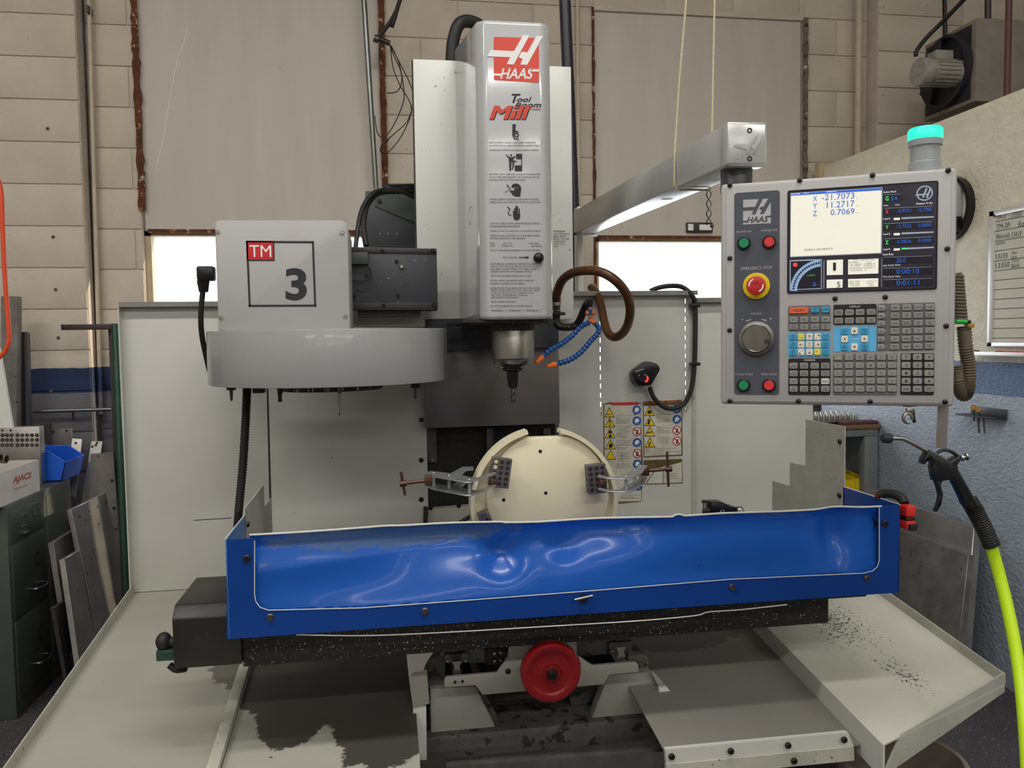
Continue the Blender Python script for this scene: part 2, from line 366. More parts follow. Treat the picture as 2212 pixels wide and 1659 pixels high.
# windows: sheet boards over the upper part, bright glass below, rusty frames
def window(n, x0, x1, ztop, ybx, ybd, label):
    zs = PY(ybx, ybd, WY).z
    pane = B().bb((x0+.03, WY+.055, ZW+.02), (x1-.03, WY+.059, zs-.02)).build('pane', 'pane')
    fr = B()
    for xa in (x0, x1-.03): fr.bb((xa, WY+.03, ZW), (xa+.03, WY+.1, zs))
    fr.bb((x0, WY+.03, zs-.025), (x1, WY+.1, zs)); fr.bb((x0, WY+.02, ZW-.01), (x1, WY+.1, ZW+.03))
    f = kids(fr.build(n, 'winframe')); f['label'] = label
    WLp = WL[pane.name]; pane.parent = f; pane.location = WLp-WL[f.name]
    B().bb((x0+.012, WY+.012, zs-.003), (x1-.012, WY+.1, ztop-.01)).build('board', 'board', f)
    B().bb((x0+.02, WY+.004, zs-.012), (x1-.02, WY+.05, zs+.006)).build('lintel_strip', 'rust', f)
    return f
w1 = window('window_1', a1, b1, T1, 500, 498, 'tall window boarded over with grey sheet above a bright glass strip')
w2 = window('window_2', a2, b2, T2, 1420, 511, 'window with dark grey sheet over its upper part and a square latch hole')
def rag(name, x0, x1, z0, z1, Y, par, n=46, amp=.008):   # rusty strip with an uneven edge
    bm_ = B(); L_ = []; R_ = []
    for i in range(n+1):
        z = z0+(z1-z0)*i/n; s = .6+.4*math.sin(i*.37)
        L_.append(V((x0-random.random()*amp*.5, Y, z))); R_.append(V((x1+(random.random()-.3)*amp*s, Y, z)))
    for i in range(n):
        bm_.poly((L_[i], R_[i], R_[i+1], L_[i+1]))
    bmesh.ops.remove_doubles(bm_.bm, verts=bm_.bm.verts, dist=1e-6)
    bmesh.ops.solidify(bm_.bm, geom=list(bm_.bm.faces), thickness=-.012)
    return bm_.build(name, 'rust', par)
zt = PY(300, 410, WY).z
rag('rust_strip', a1-.006, a1+.018, zt-.1, T1, WY-.004, w1, amp=.016)
rag('rust_strip', b1-.012, b1+.016, PY(829, 470, WY).z, T1, WY-.004, w1)
rag('rust_strip', a2-.006, a2+.003, PY(1283, 640, WY).z, T2, WY-.004, w2)
rag('rust_strip', b2-.004, b2+.018, PY(1735, 640, WY).z, T2, WY-.004, w2, amp=.01).data.materials[0] = M('jamb')
B().bb((a2, WY-.003, T2-.012), (b2, WY+.02, T2+.012)).build('top_strip', 'mortar', w2)
B().tube(bez([PY(x, y, WY+.011) for x, y in ((405, 52), (402, 80), (385, 125), (372, 190), (360, 260), (352, 310), (343, 340), (338, 375))], 40), .0022, 6).build('paint_drip', 'logo_white', w1)
for x, y in ((115, 512), (120, 626), (126, 730), (103, 278), (110, 845)):
    q = PY(x, y, PIL); B().lathe([(.009, 0), (.008, .0015), (.004, .0018), (.004, -.003), (0, -.003)], q, (0, -1, 0), 10).build('anchor_hole', 'jamb', wall, q)
# little latch opening in the second board
q = PY(1510, 492, WY+.01)
B().box(q, (.15, .03, .055), None, .004).build('latch_box', 'dark_steel', w2)
B().box(q+V((-.055, -.017, 0)), (.03, .006, .035)).build('latch_plate', 'logo_white', w2)
B().box(q+V((.03, -.017, 0)), (.07, .006, .03)).build('latch_plate', 'logo_white', w2)
# partition wall on the right
PXW = 2.39
kids(B().bb((PXW, .2, 0), (PXW+.1, 4.15, 2.505), .004).build('wall_right', 'osb'))
B().bb((PXW-.02, 4.15, 1.9), (PXW+.1, 4.2, 2.53)).build('trim_1', 'winframe')['kind'] = 'structure'
# ---------------------------------------------------------------- ceiling lamps
nl = 0
for Y in (0.7, -2.6, -7.4, -13.5):
    for X in (-2.6, .6, 3.6):
        if Y == .7 and X > 3: continue
        t = thing('ceiling_lamp', 'white twin-tube fluorescent lamp hung under the shop ceiling', 'lamp', (X, Y, 4.62), 'fluorescent ceiling lamps')
        B().box((X, Y, 4.66), (2.4, .3, .05), None, .01).build('housing', 'fixture', t)
        for s in (-.07, .07): B().cyl((X-1.17, Y+s, 4.615), (X+1.17, Y+s, 4.615), .014, n=10).build('tube', 'tube_light', t)
        B().cyl((X-.9, Y, 4.68), (X-.9, Y, 5), .006, n=6).build('hanger', 'conduit', t); B().cyl((X+.9, Y, 4.68), (X+.9, Y, 5), .006, n=6).build('hanger', 'conduit', t)
        ld = bpy.data.lights.new('lamp_light', 'AREA'); ld.shape = 'RECTANGLE'; ld.size = 2.3; ld.size_y = .26; ld.energy = LAMP_W; ld.color = (1, .985, .955)
        lo = bpy.data.objects.new('lamp_light', ld); COL.objects.link(lo); lo.parent = t; lo.location = (0, 0, -.04)
# ================================================================ milling machine: frame, column, head, pans
YP = 2.80
def ppoly(b, pts, Yf, th=.012, bev=0): return b.prism([PY(x, y, Yf) for x, y in pts], (0, th, 0), bev)
mill = thing('milling_machine', 'grey toolroom milling machine with tall spindle head, column and chip pans', 'milling machine', (.45, 2.7, FZ))
def bolt(par, p, n=(0, -1, 0), r=.008, h=.006, mat='bolt', name='bolt'):
    n = V(n).normalized(); p = V(p)
    b = B().lathe([(r, 0), (r, h*.6), (r*.75, h), (r*.42, h), (r*.4, h*.55), (0, h*.55)], p, n, 12)
    return b.build(name, mat, par, p)
# base under everything (mostly hidden)
B().bb((.02, 2.0, FZ), (.72, 3.4, .6), .02).bb((-.75, 2.3, FZ), (-.55, 2.75, .58), .01).bb((1.2, 2.2, FZ), (1.4, 2.75, .6), .01).build('base', 'cast_dark', mill)
zA = PY(290, 1280, YP).z; SL = .128; XL = PY(290, 1280, YP).x
def pz(Y): return zA-SL*(YP-Y)
# rear panels ------------------------------------------------------
def rear(x0, x1, ytop, Yf, zb, mat='mill'):
    t = PY((x0+x1)/2, ytop, Yf).z; xa = PY(x0, 800, Yf).x; xb = PY(x1, 800, Yf).x
    o = B().bb((xa, Yf, zb), (xb, Yf+.015, t), .002).build('rear_panel', mat, mill)
    B().bb((xa, Yf-.028, t-.004), (xb, Yf, t), .0015).bb((xa, Yf-.028, t-.016), (xb, Yf-.026, t-.003)).build('top_lip', 'mill_edge', o)
    return o, xa, xb, t
pA, xa, xb, tA = rear(266, 577, 652, YP, zA)
B().bb((xa, YP-.03, zA), (xa+.003, YP, tA)).build('side_flange', 'mill', pA)
pB, xa, xb, tB = rear(577, 919, 652, YP-.022, zA-.05)
for y in (907, 994, 1079):
    bolt(pB, PY(910, y, YP-.022), r=.0085, mat='bolt', name='screw')
ppoly(B(), [(576, 840), (579, 840), (588, 1165), (584, 1165)], YP-.023, .002).build('seam', 'way_black', pB)
pD, xa, xb, tD = rear(1500, 1757, 643, YP, zA-.05)
# panel with the two rows of slots: built from strips so that the slots are real holes
xc0 = PY(1206, 800, YP-.02).x; xc1 = PY(1501, 800, YP-.02).x; zc1 = PY(1400, 629, YP-.02).z; zc0 = zA-.05
sx = [PY(1297.5, 800, YP-.02).x, PY(1481.5, 760, YP-.02).x]; hw = .0027
b = B(); xs = [xc0, sx[0]-hw, sx[0]+hw, sx[1]-hw, sx[1]+hw, xc1]
for i in (0, 2, 4): b.bb((xs[i], YP-.02, zc0), (xs[i+1], YP-.012, zc1))
for k, (i, ys) in enumerate(((1, [(689+19.6*j, 10.5) for j in range(11)]), (3, [(646+19.8*j, 10) for j in range(13)]))):
    z = zc1
    for y, hgt in ys:
        za = PY(1400, y, YP-.02).z; zb_ = PY(1400, y+hgt, YP-.02).z
        b.bb((xs[i], YP-.02, za), (xs[i+1], YP-.012, z)); z = zb_
    b.bb((xs[i], YP-.02, zc0), (xs[i+1], YP-.012, z))
pC = b.build('rear_panel', 'mill', mill)
B().bb((xc0, YP-.05, zc1-.004), (xc1, YP-.012, zc1), .0015).bb((xc0, YP-.05, zc1-.016), (xc1, YP-.048, zc1-.003)).build('top_lip', 'mill_edge', pC)
ppoly(B(), [(1496, 640), (1503, 640), (1503, 1110), (1495, 1110)], YP-.024, .003).build('grime_strip', 'mill_grimy', pC)
# column and way covers -------------------------------------------
col = B().bb((PY(925, 800, 2.86).x, 2.87, .5), (PY(1215, 800, 2.86).x, 3.35, 2.5), .01).build('column', 'cast', mill)
rx0 = PY(918, 1000, 2.8).x; rx1 = PY(1206, 1000, 2.8).x
zb0 = PY(1060, 1165, 2.8).z; zt0 = PY(1060, 740, 2.8).z
rec = B().bb((rx0, 2.85, zb0), (rx1, 2.87, zt0)).build('way_recess', 'way_black', mill)
for x0, x1, y0, y1 in ((925, 943, 925, 1000), (1175, 1190, 925, 990)):
    r_ = bpx(B(), x0, y0, x1, y1, 2.825, 2.85, .002).build('way_rail', 'cast_dark', rec)
    bolt(rec, PY((x0+x1)/2, y1-8, 2.825), r=.006, mat='bolt_bright', name='screw')
B().cyl(PY(1058, 925, 2.83), PY(1058, 1090, 2.83), .016, n=14).build('ball_screw', 'steel_dark', rec)
ppoly(B(), [(922, 1100), (1045, 1090), (1045, 1170), (924, 1170)], 2.80, .03).build('lower_cover', 'mill_grimy', rec)
ppoly(B(), [(915, 1095), (925, 1095), (922, 1170), (914, 1170)], 2.765, .012).build('grease_strip', 'grease', rec)
bolt(rec, PY(991, 1092, 2.8), mat='bolt', name='screw'); bolt(rec, PY(930, 1097, 2.8), mat='bolt', name='screw')
ppoly(B(), [(919, 753), (1207, 748), (1209, 915), (919, 925)], 2.74, .006, .001).build('way_cover', 'waycover', mill)
ppoly(B(), [(916, 690), (1206, 690), (1207, 750), (916, 757)], 2.71, .05).build('saddle_plate', 'slide', mill)
# electrical box behind the column, on the side
YE = 3.0
eb = ppoly(B(), [(789, 412), (908, 414), (908, 545), (789, 545)], YE, .25, .004).build('electrical_box', 'slide', mill)
ppoly(B(), [(809, 414), (905, 414), (905, 484), (809, 445)], YE-.006, .006).build('box_door', 'cabinet', eb)
bolt(eb, PY(820, 435, YE-.006), r=.008, mat='bolt_black', name='screw')
for x in (821, 838, 857): bolt(eb, PY(x, 505, YE), r=.003, h=.003, mat='bolt_bright', name='screw')
B().bb(PY(808, 416, YE-.01), PY(905, 412, YE+.02)).build('box_rim', 'conduit', eb)
# spindle head ------------------------------------------------------
HF, HB = 2.10, 2.63
fx0 = PY(1051.5, 500, HF).x; fx1 = PY(1178, 500, HF).x; hx0 = PY(1034, 500, HF+.035).x; hx1 = PY(1193, 500, HF+.035).x
hz0 = PY(1100, 690, HF).z; hz1 = PY(1100, 45, HF).z
def ht(Y): return hz1+(Y-HF)*.27
sec = [(fx0, HF), (fx1, HF), (hx1, HF+.035), (hx1, 2.72), (hx0, 2.72), (hx0, HF+.035)]
b = B(); lo = [b.bm.verts.new((x, y, hz0)) for x, y in sec]; hi = [b.bm.verts.new((x, y, ht(min(y, HB)))) for x, y in sec]
b.bm.faces.new(lo); b.bm.faces.new(hi[::-1])
for i in range(6): b.bm.faces.new((lo[i], hi[i], hi[(i+1) % 6], lo[(i+1) % 6]))
bmesh.ops.recalc_face_normals(b.bm, faces=b.bm.faces)
bmesh.ops.bevel(b.bm, geom=list(b.bm.edges), offset=.011, segments=3, affect='EDGES', profile=.5)
head = b.build('spindle_head', 'head', mill, V((.355, 2.3, hz0)))
a, c, z0, z1 = xz(904, 132, 991, 690, 2.71); B().bb((a, 2.705, z0), (c+.012, 2.735, z1), .003).build('side_wing', 'wing', head)
B().bb((a-.004, 2.712, z0), (a, 2.74, z1)).build('wing_edge', 'grease', head)
a, c, z0, z1 = xz(1190, 145, 1233, 690, 2.71); B().bb((a-.02, 2.705, z0), (c, 2.735, z1), .003).build('side_wing', 'wing', head)
bolt(head, PY(986, 152, 2.705)-V((0, 0, .005)), r=.007, mat='bolt_bright', name='screw')
# print on the head front
o0 = V((0, HF-.0008, 0))
def hp(x, y, d=.0008): return PY(x, y, HF-d)
def z3(x, y): return (960+x*.14467, 20+y*.14467)       # detail view -> photograph pixels
def hpoly(pts, mat, name, d): 
    b = B(); b.prism([hp(*z3(*p), d=d) for p in pts], (0, -.0004, 0)); return b.build(name, mat, head)
hpoly([(752, 412), (1395, 432), (1410, 446), (1412, 1078), (1398, 1096), (750, 1056), (738, 1040), (736, 428)], 'red_print', 'logo_square', .0004)
LG = B()
for pts in ([(1175, 385), (1270, 390), (1035, 825), (930, 820), (985, 715), (640, 705), (690, 610), (1040, 625)],
            [(1375, 395), (1475, 400), (1235, 830), (1130, 825), (1170, 745), (1110, 715), (1150, 640), (1200, 632), (1235, 650)],
            [(736, 955), (850, 962), (835, 998), (736, 990)], [(1290, 893), (1410, 897), (1410, 932), (1270, 928)]):
    LG.prism([hp(*z3(*p), d=.0009) for p in pts], (0, -.0004, 0))
def htext(b, t, x0, y0, x1, y1, shear=0, bold=0, d=.0010, res=2):   # x0,y0 bottom left .. x1,y1 top right in photo pixels
    o = hp(x0, y0, d); b.text(t, o, hp(x1, y0-(x1-x0)*-.0, d)-o, hp(x0, y1, d)-o, shear, bold, 6 if bold else res)
htext(LG, 'HAAS', *z3(832, 1040), *z3(1330, 880), .28, .018, d=.0013)
LG.build('logo_print', 'logo_white', head)
b = B()
htext(b, 'T', *z3(1000, 1395), *z3(1140, 1262), .3, .02); htext(b, 'ool', *z3(1085, 1382), *z3(1305, 1308), .3, .015)
htext(b, 'R', *z3(1045, 1472), *z3(1150, 1398), .3, .015); htext(b, 'oom', *z3(1150, 1468), *z3(1450, 1412), .3, .015)
for k_ in range(4): htext(b, 'Mill', *z3(677+k_*10, 1650), *z3(1262+k_*10, 1447), .28, 0, d=.0008+k_*.00006, res=6)
b.build('model_lettering', 'ink', head)
b = B()
for k_ in range(4): htext(b, 'Mill', *z3(668+k_*9, 1640), *z3(1250+k_*9, 1438), .28, 0, d=.0013+k_*.00006, res=6)
b.prism([hp(*z3(*p), d=.0012) for p in [(1150, 1478), (1445, 1490), (1440, 1500), (1140, 1488)]], (0, -.0003, 0)); b.build('model_lettering', 'mill_red', head)
# warning texts (rows read from the photograph)
b = B()
def zc(x, y): return (1000+x*.12054, 250+y*.12054)
def ze(x, y): return (1000+x*.15672, 440+y*.15672)
rows = [(zc, 'KEEP HANDS CLEAR!  MACHINE OPERATES', 468, 482, 1303, 30), (zc, 'AUTOMATICALLY AND MAY MOVE UNEXPECTEDLY', 468, 535, 1392, 30), (zc, 'NEVER REST HANDS ON BALL SCREW COVERS', 468, 615, 1355, 30),
        (zc, 'BEWARE LONG HAIR OR LOOSE CLOTHING THAT', 475, 1048, 1395, 30), (zc, 'COULD BECOME CAUGHT OR TANGLED IN THE', 475, 1100, 1368, 30), (zc, 'MOVING PARTS OF THIS MACHINE.', 475, 1150, 1120, 30),
        (zc, 'WEAR SAFETY GLASSES AND SAFETY SHOES', 480, 1497, 1353, 30), (zc, 'SHIELD WILL NOT PROTECT FROM FLYING CHIPS', 480, 1550, 1393, 30),
        (ze, 'ALWAYS UNPLUG MACHINE FROM ELECTRICAL', 373, 272, 1062, 24), (ze, 'POWER BEFORE SERVICING.', 373, 312, 790, 24), (ze, 'MISUSE OF THIS MACHINE CAN CAUSE SERIOUS INJURY.', 373, 378, 1080, 24),
        (ze, 'NEVER PLACE ANY PART OF YOUR BODY NEAR', 373, 440, 1065, 24), (ze, 'MOVING PARTS OF THIS MACHINE', 373, 478, 862, 24), (ze, 'NEVER', 373, 545, 440, 22), (ze, 'ATE OR', 550, 545, 672, 22), (ze, 'MACHINE', 915, 547, 1045, 22),
        (ze, 'WITH', 373, 580, 445, 22), (ze, 'OPER IN', 530, 581, 690, 22), (ze, 'ERVISION', 945, 585, 1088, 22), (ze, 'DO NOT MACHINE FLAMMABLE OR TOXIC MATERIAL.', 375, 643, 1080, 22),
        (ze, 'TOOL RELEASE', 542, 740, 748, 22), (ze, 'STOP SPINDLE COMPLETELY BEFORE CHANGING OR', 380, 830, 1090, 24), (ze, 'ADJUSTING THE WORK PIECE, FIXTURE OR TOOL.', 380, 866, 1080, 24), (ze, 'SECURELY CLAMP WORK TO TABLE. PARTS', 380, 899, 1018, 24),
        (ze, 'CAN BE THROWN WITH DEADLY FORCE.', 380, 934, 955, 24), (ze, 'SHUT OFF MACHINE WHEN NOT IN USE', 380, 995, 940, 24), (ze, 'AVOID USING MACHINE IN WET, DAMP OR', 380, 1060, 978, 24), (ze, 'POORLY LIGHTED WORK AREAS', 380, 1101, 850, 24),
        (ze, 'NEVER PLACE YOUR HAND ON THE TOOL IN THE', 383, 1163, 1063, 24), (ze, 'SPINDLE AND PRESS ATC FWD, ATC REV, NEXT', 383, 1196, 1060, 24), (ze, 'TOOL, OR CAUSE A TOOL CHANGE CYCLE.', 383, 1229, 980, 24), (ze, 'THE TOOL CHANGER WILL MOVE IN', 383, 1261, 885, 24),
        (ze, 'AND CRUSH YOUR HAND !!!', 383, 1293, 772, 24), (ze, 'NEVER MODIFY MACHINE', 383, 1353, 722, 24), (ze, 'DO NOT DISABLE HOLD-TO-RUN SWITCH', 383, 1411, 955, 24), (ze, 'WARNING  !!!  WARNING  !!!  WARNING  !!!', 385, 1473, 1082, 26)]
for f, t, x0, yc, x1, hgt in rows:
    p = f(x0, yc+hgt/2); q = f(x1, yc-hgt/2); htext(b, t, p[0], p[1], q[0], q[1])
b.build('warning_text', 'ink_soft', head)
# pictograms
b = B()
def sil(f, pts, d=.0009): b.prism([hp(*f(*p), d=d) for p in pts], (0, -.0003, 0))
def disc(f, x, y, r, r2=0, d=.0009, n=16):
    c0 = hp(*f(x, y), d=d); k = (hp(*f(x+100, y), d=d)-c0).length/100
    if r2: b.lathe([(r2*k, 0), (r*k, 0), (r*k, .0003), (r2*k, .0003), (r2*k, 0)], c0, (0, -1, 0), n, caps=False)
    else: b.lathe([(r*k, 0), (r*k, .0003)], c0, (0, -1, 0), n)
sil(zc, [(888, 150), (952, 150), (938, 240), (955, 275), (1000, 278), (1000, 292), (945, 292), (915, 330), (915, 370), (945, 425), (930, 435), (885, 355)])
disc(zc, 962, 345, 42, 22); sil(zc, [(950, 400), (985, 425), (975, 432), (945, 410)]); sil(zc, [(975, 398), (1003, 420), (995, 428), (968, 408)])
disc(zc, 862, 705, 17); sil(zc, [(770, 688), (812, 725), (845, 745), (880, 745), (945, 720), (945, 738), (905, 765), (905, 800), (965, 815), (955, 828), (825, 832), (822, 765), (768, 702)])
sil(zc, [(828, 842), (870, 842), (860, 985), (835, 985)]); sil(zc, [(880, 842), (920, 845), (915, 900), (890, 962), (872, 955), (893, 895)])
sil(zc, [(955, 682), (1060, 682), (1060, 770), (1000, 775), (955, 770)]); sil(zc, [(1045, 770), (1060, 770), (1060, 890), (1045, 890)]); sil(zc, [(930, 890), (1060, 890), (1060, 992), (930, 992)])
sil(zc, [(865, 1285), (880, 1240), (930, 1212), (990, 1220), (1035, 1262), (1045, 1320), (1028, 1400), (1030, 1445), (928, 1445), (925, 1425), (885, 1420), (870, 1375), (842, 1362), (850, 1335), (915, 1345), (920, 1302), (990, 1300), (985, 1285)])
sil(zc, [(782, 1236), (818, 1245), (808, 1258), (862, 1315), (752, 1378), (748, 1370), (846, 1316), (800, 1265), (793, 1272)])
for x, y0 in ((715, 60), (733, 30), (752, 35), (775, 68)): sil(ze, [(x-8, y0), (x+8, y0), (x+8, 150), (x-8, 150)])
sil(ze, [(690, 95), (702, 95), (712, 140), (790, 140), (788, 185), (770, 225), (712, 225), (692, 180)])
sil(ze, [(612, 40), (650, 62), (652, 85), (628, 120), (640, 150), (668, 152), (668, 160), (632, 158), (615, 122), (640, 85), (636, 68), (610, 50)])
sil(ze, [(772, 735), (865, 735), (865, 722), (920, 740), (865, 757), (865, 745), (772, 745)])
b.build('pictogram_print', 'ink', head)
pk = hp(*ze(1040, 747), d=0)
B().lathe([(.0135, 0), (.0135, .006), (.011, .011), (.006, .014), (0, .015)], pk, (0, -1, 0), 24).build('release_button', 'black_gloss', head)
b = B()
for i, (t, x0, x1) in enumerate((('REMINDER', 1246, 1408), ('CHECK SYSTEM MONTHLY', 1243, 1470), ('GENERAL PURPOSE', 1243, 1422), ('GREASE. CYCLE THE', 1243, 1462), ('Z THROUGH FULL', 1250, 1420), ('DAILY TO FULL', 1253, 1412), ('OIL LINE', 1253, 1312))):
    yy = 380+(i*34 if i else 0)+(4 if i else 0); p = ze(x0, yy+12); q = ze(x1, yy-12)
    o = PY(p[0], p[1], 2.704); b.text(t, o, PY(q[0], p[1], 2.704)-o, PY(p[0], q[1], 2.704)-o)
b.build('reminder_text', 'ink_soft', head)
# ring mark on the side face
c0 = PX(1016, 466, hx0-.0005); k = []
b = B()
for i in range(28):
    t0, t1 = 2*math.pi*i/28, 2*math.pi*(i+1)/28
    f = lambda t, r: c0+V((-.0004, .055*r*math.cos(t), .024*r*math.sin(t)))
    b.poly((f(t0, 1), f(t1, 1), f(t1, .94), f(t0, .94)))
b.build('ring_mark', 'ink_soft', head)
# spindle and its underside
su = B(); ppoly(su, [(1000, 691), (1198, 691), (1198, 697), (1000, 697)], HF+.03, .55); su.build('head_underside', 'grease', head)
SYc = 2.24; SXp = 1108.5
b = B(); vlathe(b, SXp, SYc, [(716, 44), (712, 49), (699, 49), (694, 44)]); b.build('spindle_flange', 'grease', head)
b = B(); vlathe(b, SXp, SYc, [(786, 40), (782, 43), (776, 44), (774, 46.5), (716, 46.5), (712, 45)], 40); sp_ = b.build('spindle_nose', 'steel', head)
b = B(); vlathe(b, SXp, SYc, [(789, 28), (786, 30), (784, 40)]); b.build('spindle_ring', 'steel_dark', head)
# big hose behind the head
B().tube(bez([(PY(975, 150, 2.76)), PY(978, 95, 2.76), PY(990, 55, 2.76), PY(1012, 46, 2.78), PY(1040, 62, 2.80), PY(1050, 120, 2.80)], 30), .021, 14).build('head_hose', 'black_rubber', head)
# coolant hose, pipe and jointed nozzles ------------------------------
YC = 2.5
def zk(x, y): return (1180+x*.15670, 560+y*.15672)
ch = B().tube(bez([PY(*zk(140, 580), 2.62), PY(*zk(145, 480), 2.60), PY(*zk(215, 300), 2.56), PY(*zk(360, 190), 2.5), PY(*zk(560, 155), 2.45), PY(*zk(760, 180), 2.42), PY(*zk(950, 290), 2.40), PY(*zk(1100, 470), 2.42), PY(*zk(1155, 680), 2.45), PY(*zk(1130, 880), 2.5), PY(*zk(1050, 1020), 2.56), PY(*zk(940, 1075), 2.6), PY(*zk(850, 1010), 2.64), PY(*zk(795, 850), 2.68), PY(*zk(755, 650), 2.72), PY(*zk(700, 480), 2.77), PY(*zk(620, 390), 2.83)], 90), .0145, 14).build('coolant_hose', 'hose_brown', mill)
B().cyl(PY(*zk(140, 640), 2.62), PY(*zk(140, 575), 2.62), .0155, n=16).build('hose_clamp', 'bolt_bright', ch)
B().cyl(PY(*zk(140, 705), 2.62), PY(*zk(140, 640), 2.62), .013, n=6).build('hose_fitting', 'steel_dark', ch)
cp = B().tube(bez([PY(*zk(150, 710), 2.62), PY(*zk(140, 840), 2.62), PY(*zk(180, 925), 2.61), PY(*zk(360, 930), 2.6), PY(*zk(450, 860), 2.59), PY(*zk(545, 640), 2.56), PY(*zk(590, 580), 2.53)], 36), .0125, 12).build('coolant_pipe', 'grease', mill)
B().bb(PY(*zk(98, 770), 2.6), PY(*zk(220, 735), 2.65), .002).build('pipe_bracket', 'grease', cp)
B().cyl(PY(*zk(600, 560), 2.5), PY(*zk(600, 660), 2.5), .0115, .0085, 14).build('pipe_cap', 'grease', cp)
nz = B().lathe([(.006, 0), (.0085, .004), (.0085, .012), (.006, .016)], PY(*zk(605, 690), 2.5), (0, 0, -1), 14).build('nozzle_manifold', 'loc_blue', mill)
B().cyl(PY(*zk(545, 740), 2.5), PY(*zk(660, 740), 2.5), .0085, n=12).build('valve_body', 'loc_orange', nz)
B().cyl(PY(*zk(660, 740), 2.5), PY(*zk(712, 740), 2.5), .003, .0015, 8).build('valve_lever', 'loc_orange', nz)
B().cyl(PY(*zk(605, 700), 2.497), PY(*zk(605, 780), 2.497), .0075, n=12).build('valve_stem', 'loc_blue', nz)
B().cyl(PY(*zk(612, 790), 2.5), PY(*zk(620, 850), 2.5), .008, .006, 12).build('nozzle_collar', 'loc_orange', nz)
B().tube([PY(*zk(590, 860), 2.5), PY(*zk(625, 845), 2.5), PY(*zk(670, 890), 2.49)], .008, 10).build('nozzle_splitter', 'loc_orange', nz)
def segs(name, pts, n):
    c = bez(pts, 80); tot = [0]
    for p, q in zip(c, c[1:]): tot.append(tot[-1]+(q-p).length)
    def at(s):
        for i in range(len(c)-1):
            if tot[i+1] >= s: t = (s-tot[i])/max(1e-9, tot[i+1]-tot[i]); return c[i].lerp(c[i+1], t)
        return c[-1]
    root = None
    for k in range(n):
        p, q = at(tot[-1]*k/n), at(tot[-1]*(k+1)/n); Ls = (q-p).length
        b = B().lathe([(.0045, 0), (.0058, Ls*.3), (.0088, Ls*.55), (.0088, Ls*.72), (.0055, Ls*.98)], p, q-p, 12)
        if root is None: root = b.build(name, 'loc_blue', mill)
        else: b.build('hose_segment', 'loc_blue', root)
    d = (c[-1]-c[-3]).normalized(); B().lathe([(.009, 0), (.0085, .008), (.0045, .034), (.0035, .034)], c[-1], d, 14).build('nozzle_tip', 'loc_orange', root)
segs('jointed_nozzle', [PY(*zk(600, 870), 2.5), PY(*zk(480, 930), 2.46), PY(*zk(350, 1060), 2.42), PY(*zk(190, 1180), 2.36), PY(*zk(60, 1245), 2.32), PY(*zk(-60, 1350), 2.29)], 15)
segs('jointed_nozzle', [PY(*zk(670, 890), 2.49), PY(*zk(735, 945), 2.47), PY(*zk(720, 1010), 2.46), PY(*zk(610, 1130), 2.42), PY(*zk(490, 1270), 2.38), PY(*zk(330, 1385), 2.34), PY(*zk(120, 1450), 2.30)], 17)
# warning stickers on the slotted panel ----------------------------------
YS = YP-.0215
def zs(x, y): return (1290+x*.15672, 840+y*.15672)
def stick(pts, name, mat, d=0, th=.0006): return ppoly(B(), [zs(*p) for p in pts], YS-d, th).build(name, mat, pC)
s1 = stick([(84, 205), (180, 185), (420, 190), (600, 190), (612, 700), (628, 1000), (612, 1550), (330, 1580), (100, 1575)], 'warning_sticker', 'sticker_edge')
stick([(96, 215), (600, 205), (606, 1545), (112, 1560)], 'sticker_face', 'sticker', .0006)
stick([(180, 188), (560, 182), (575, 222), (200, 228)], 'sticker_header', 'st_red', .0012)
s2 = stick([(632, 180), (1170, 150), (1178, 920), (640, 945)], 'warning_sticker', 'sticker_edge')
stick([(642, 235), (1158, 225), (1160, 905), (652, 930)], 'sticker_face', 'sticker', .0006)
stick([(632, 175), (1170, 150), (1168, 180), (640, 210)], 'sticker_header', 'st_orange', .0012)
stick([(640, 985), (1170, 965), (1182, 1300), (650, 1318)], 'warning_sticker', 'sticker_edge')
stick([(655, 1110), (860, 1090), (1165, 1010), (1170, 1290), (660, 1308)], 'sticker_face', 'sticker', .0006)
by, bk, bb2, br, bw = B(), B(), B(), B(), B()
def onz(b, pts, d): b.prism([PY(*zs(*p), YS-d) for p in pts], (0, -.0003, 0))
def tri(x, y, s=75, hgt=140):
    onz(bk, [(x-s, y+hgt/2), (x+s, y+hgt/2), (x, y-hgt/2)], .0012); onz(by, [(x-s+12, y+hgt/2-8), (x+s-12, y+hgt/2-8), (x, y-hgt/2+18)], .0016)
def circ(b, x, y, r, d=.0012, r2=0):
    c0 = PY(*zs(x, y), YS-d); k = (PY(*zs(x+100, y), YS-d)-c0).length/100
    if r2: b.lathe([(r2*k, 0), (r*k, 0), (r*k, .0003), (r2*k, .0003), (r2*k, 0)], c0, (0, -1, 0), 24, False)
    else: b.lathe([(r*k, 0), (r*k, .0003)], c0, (0, -1, 0), 24)
for x, y in ((168, 320), (174, 460), (178, 610), (183, 760), (186, 905)): tri(x, y)
for x, y in ((722, 300), (726, 440), (726, 585), (728, 735)): tri(x, y)
d3 = .0021
onz(bk, [(162, 430), (186, 430), (178, 480), (170, 480)], d3); circ(bk, 174, 500, 11, d3)
circ(bk, 178, 598, 20, d3); onz(bk, [(158, 668), (162, 630), (198, 630), (202, 668)], d3)
onz(bk, [(165, 812), (160, 780), (175, 752), (205, 752), (215, 780), (205, 812)], d3); onz(bk, [(690, 345), (700, 300), (740, 290), (752, 330), (735, 345)], d3)
onz(bk, [(690, 490), (705, 440), (690, 425), (740, 420), (730, 445), (720, 490)], d3); onz(bk, [(680, 600), (750, 585), (755, 600), (690, 612)], d3); onz(bk, [(705, 790), (715, 745), (700, 740), (745, 735), (728, 760), (722, 790)], d3)
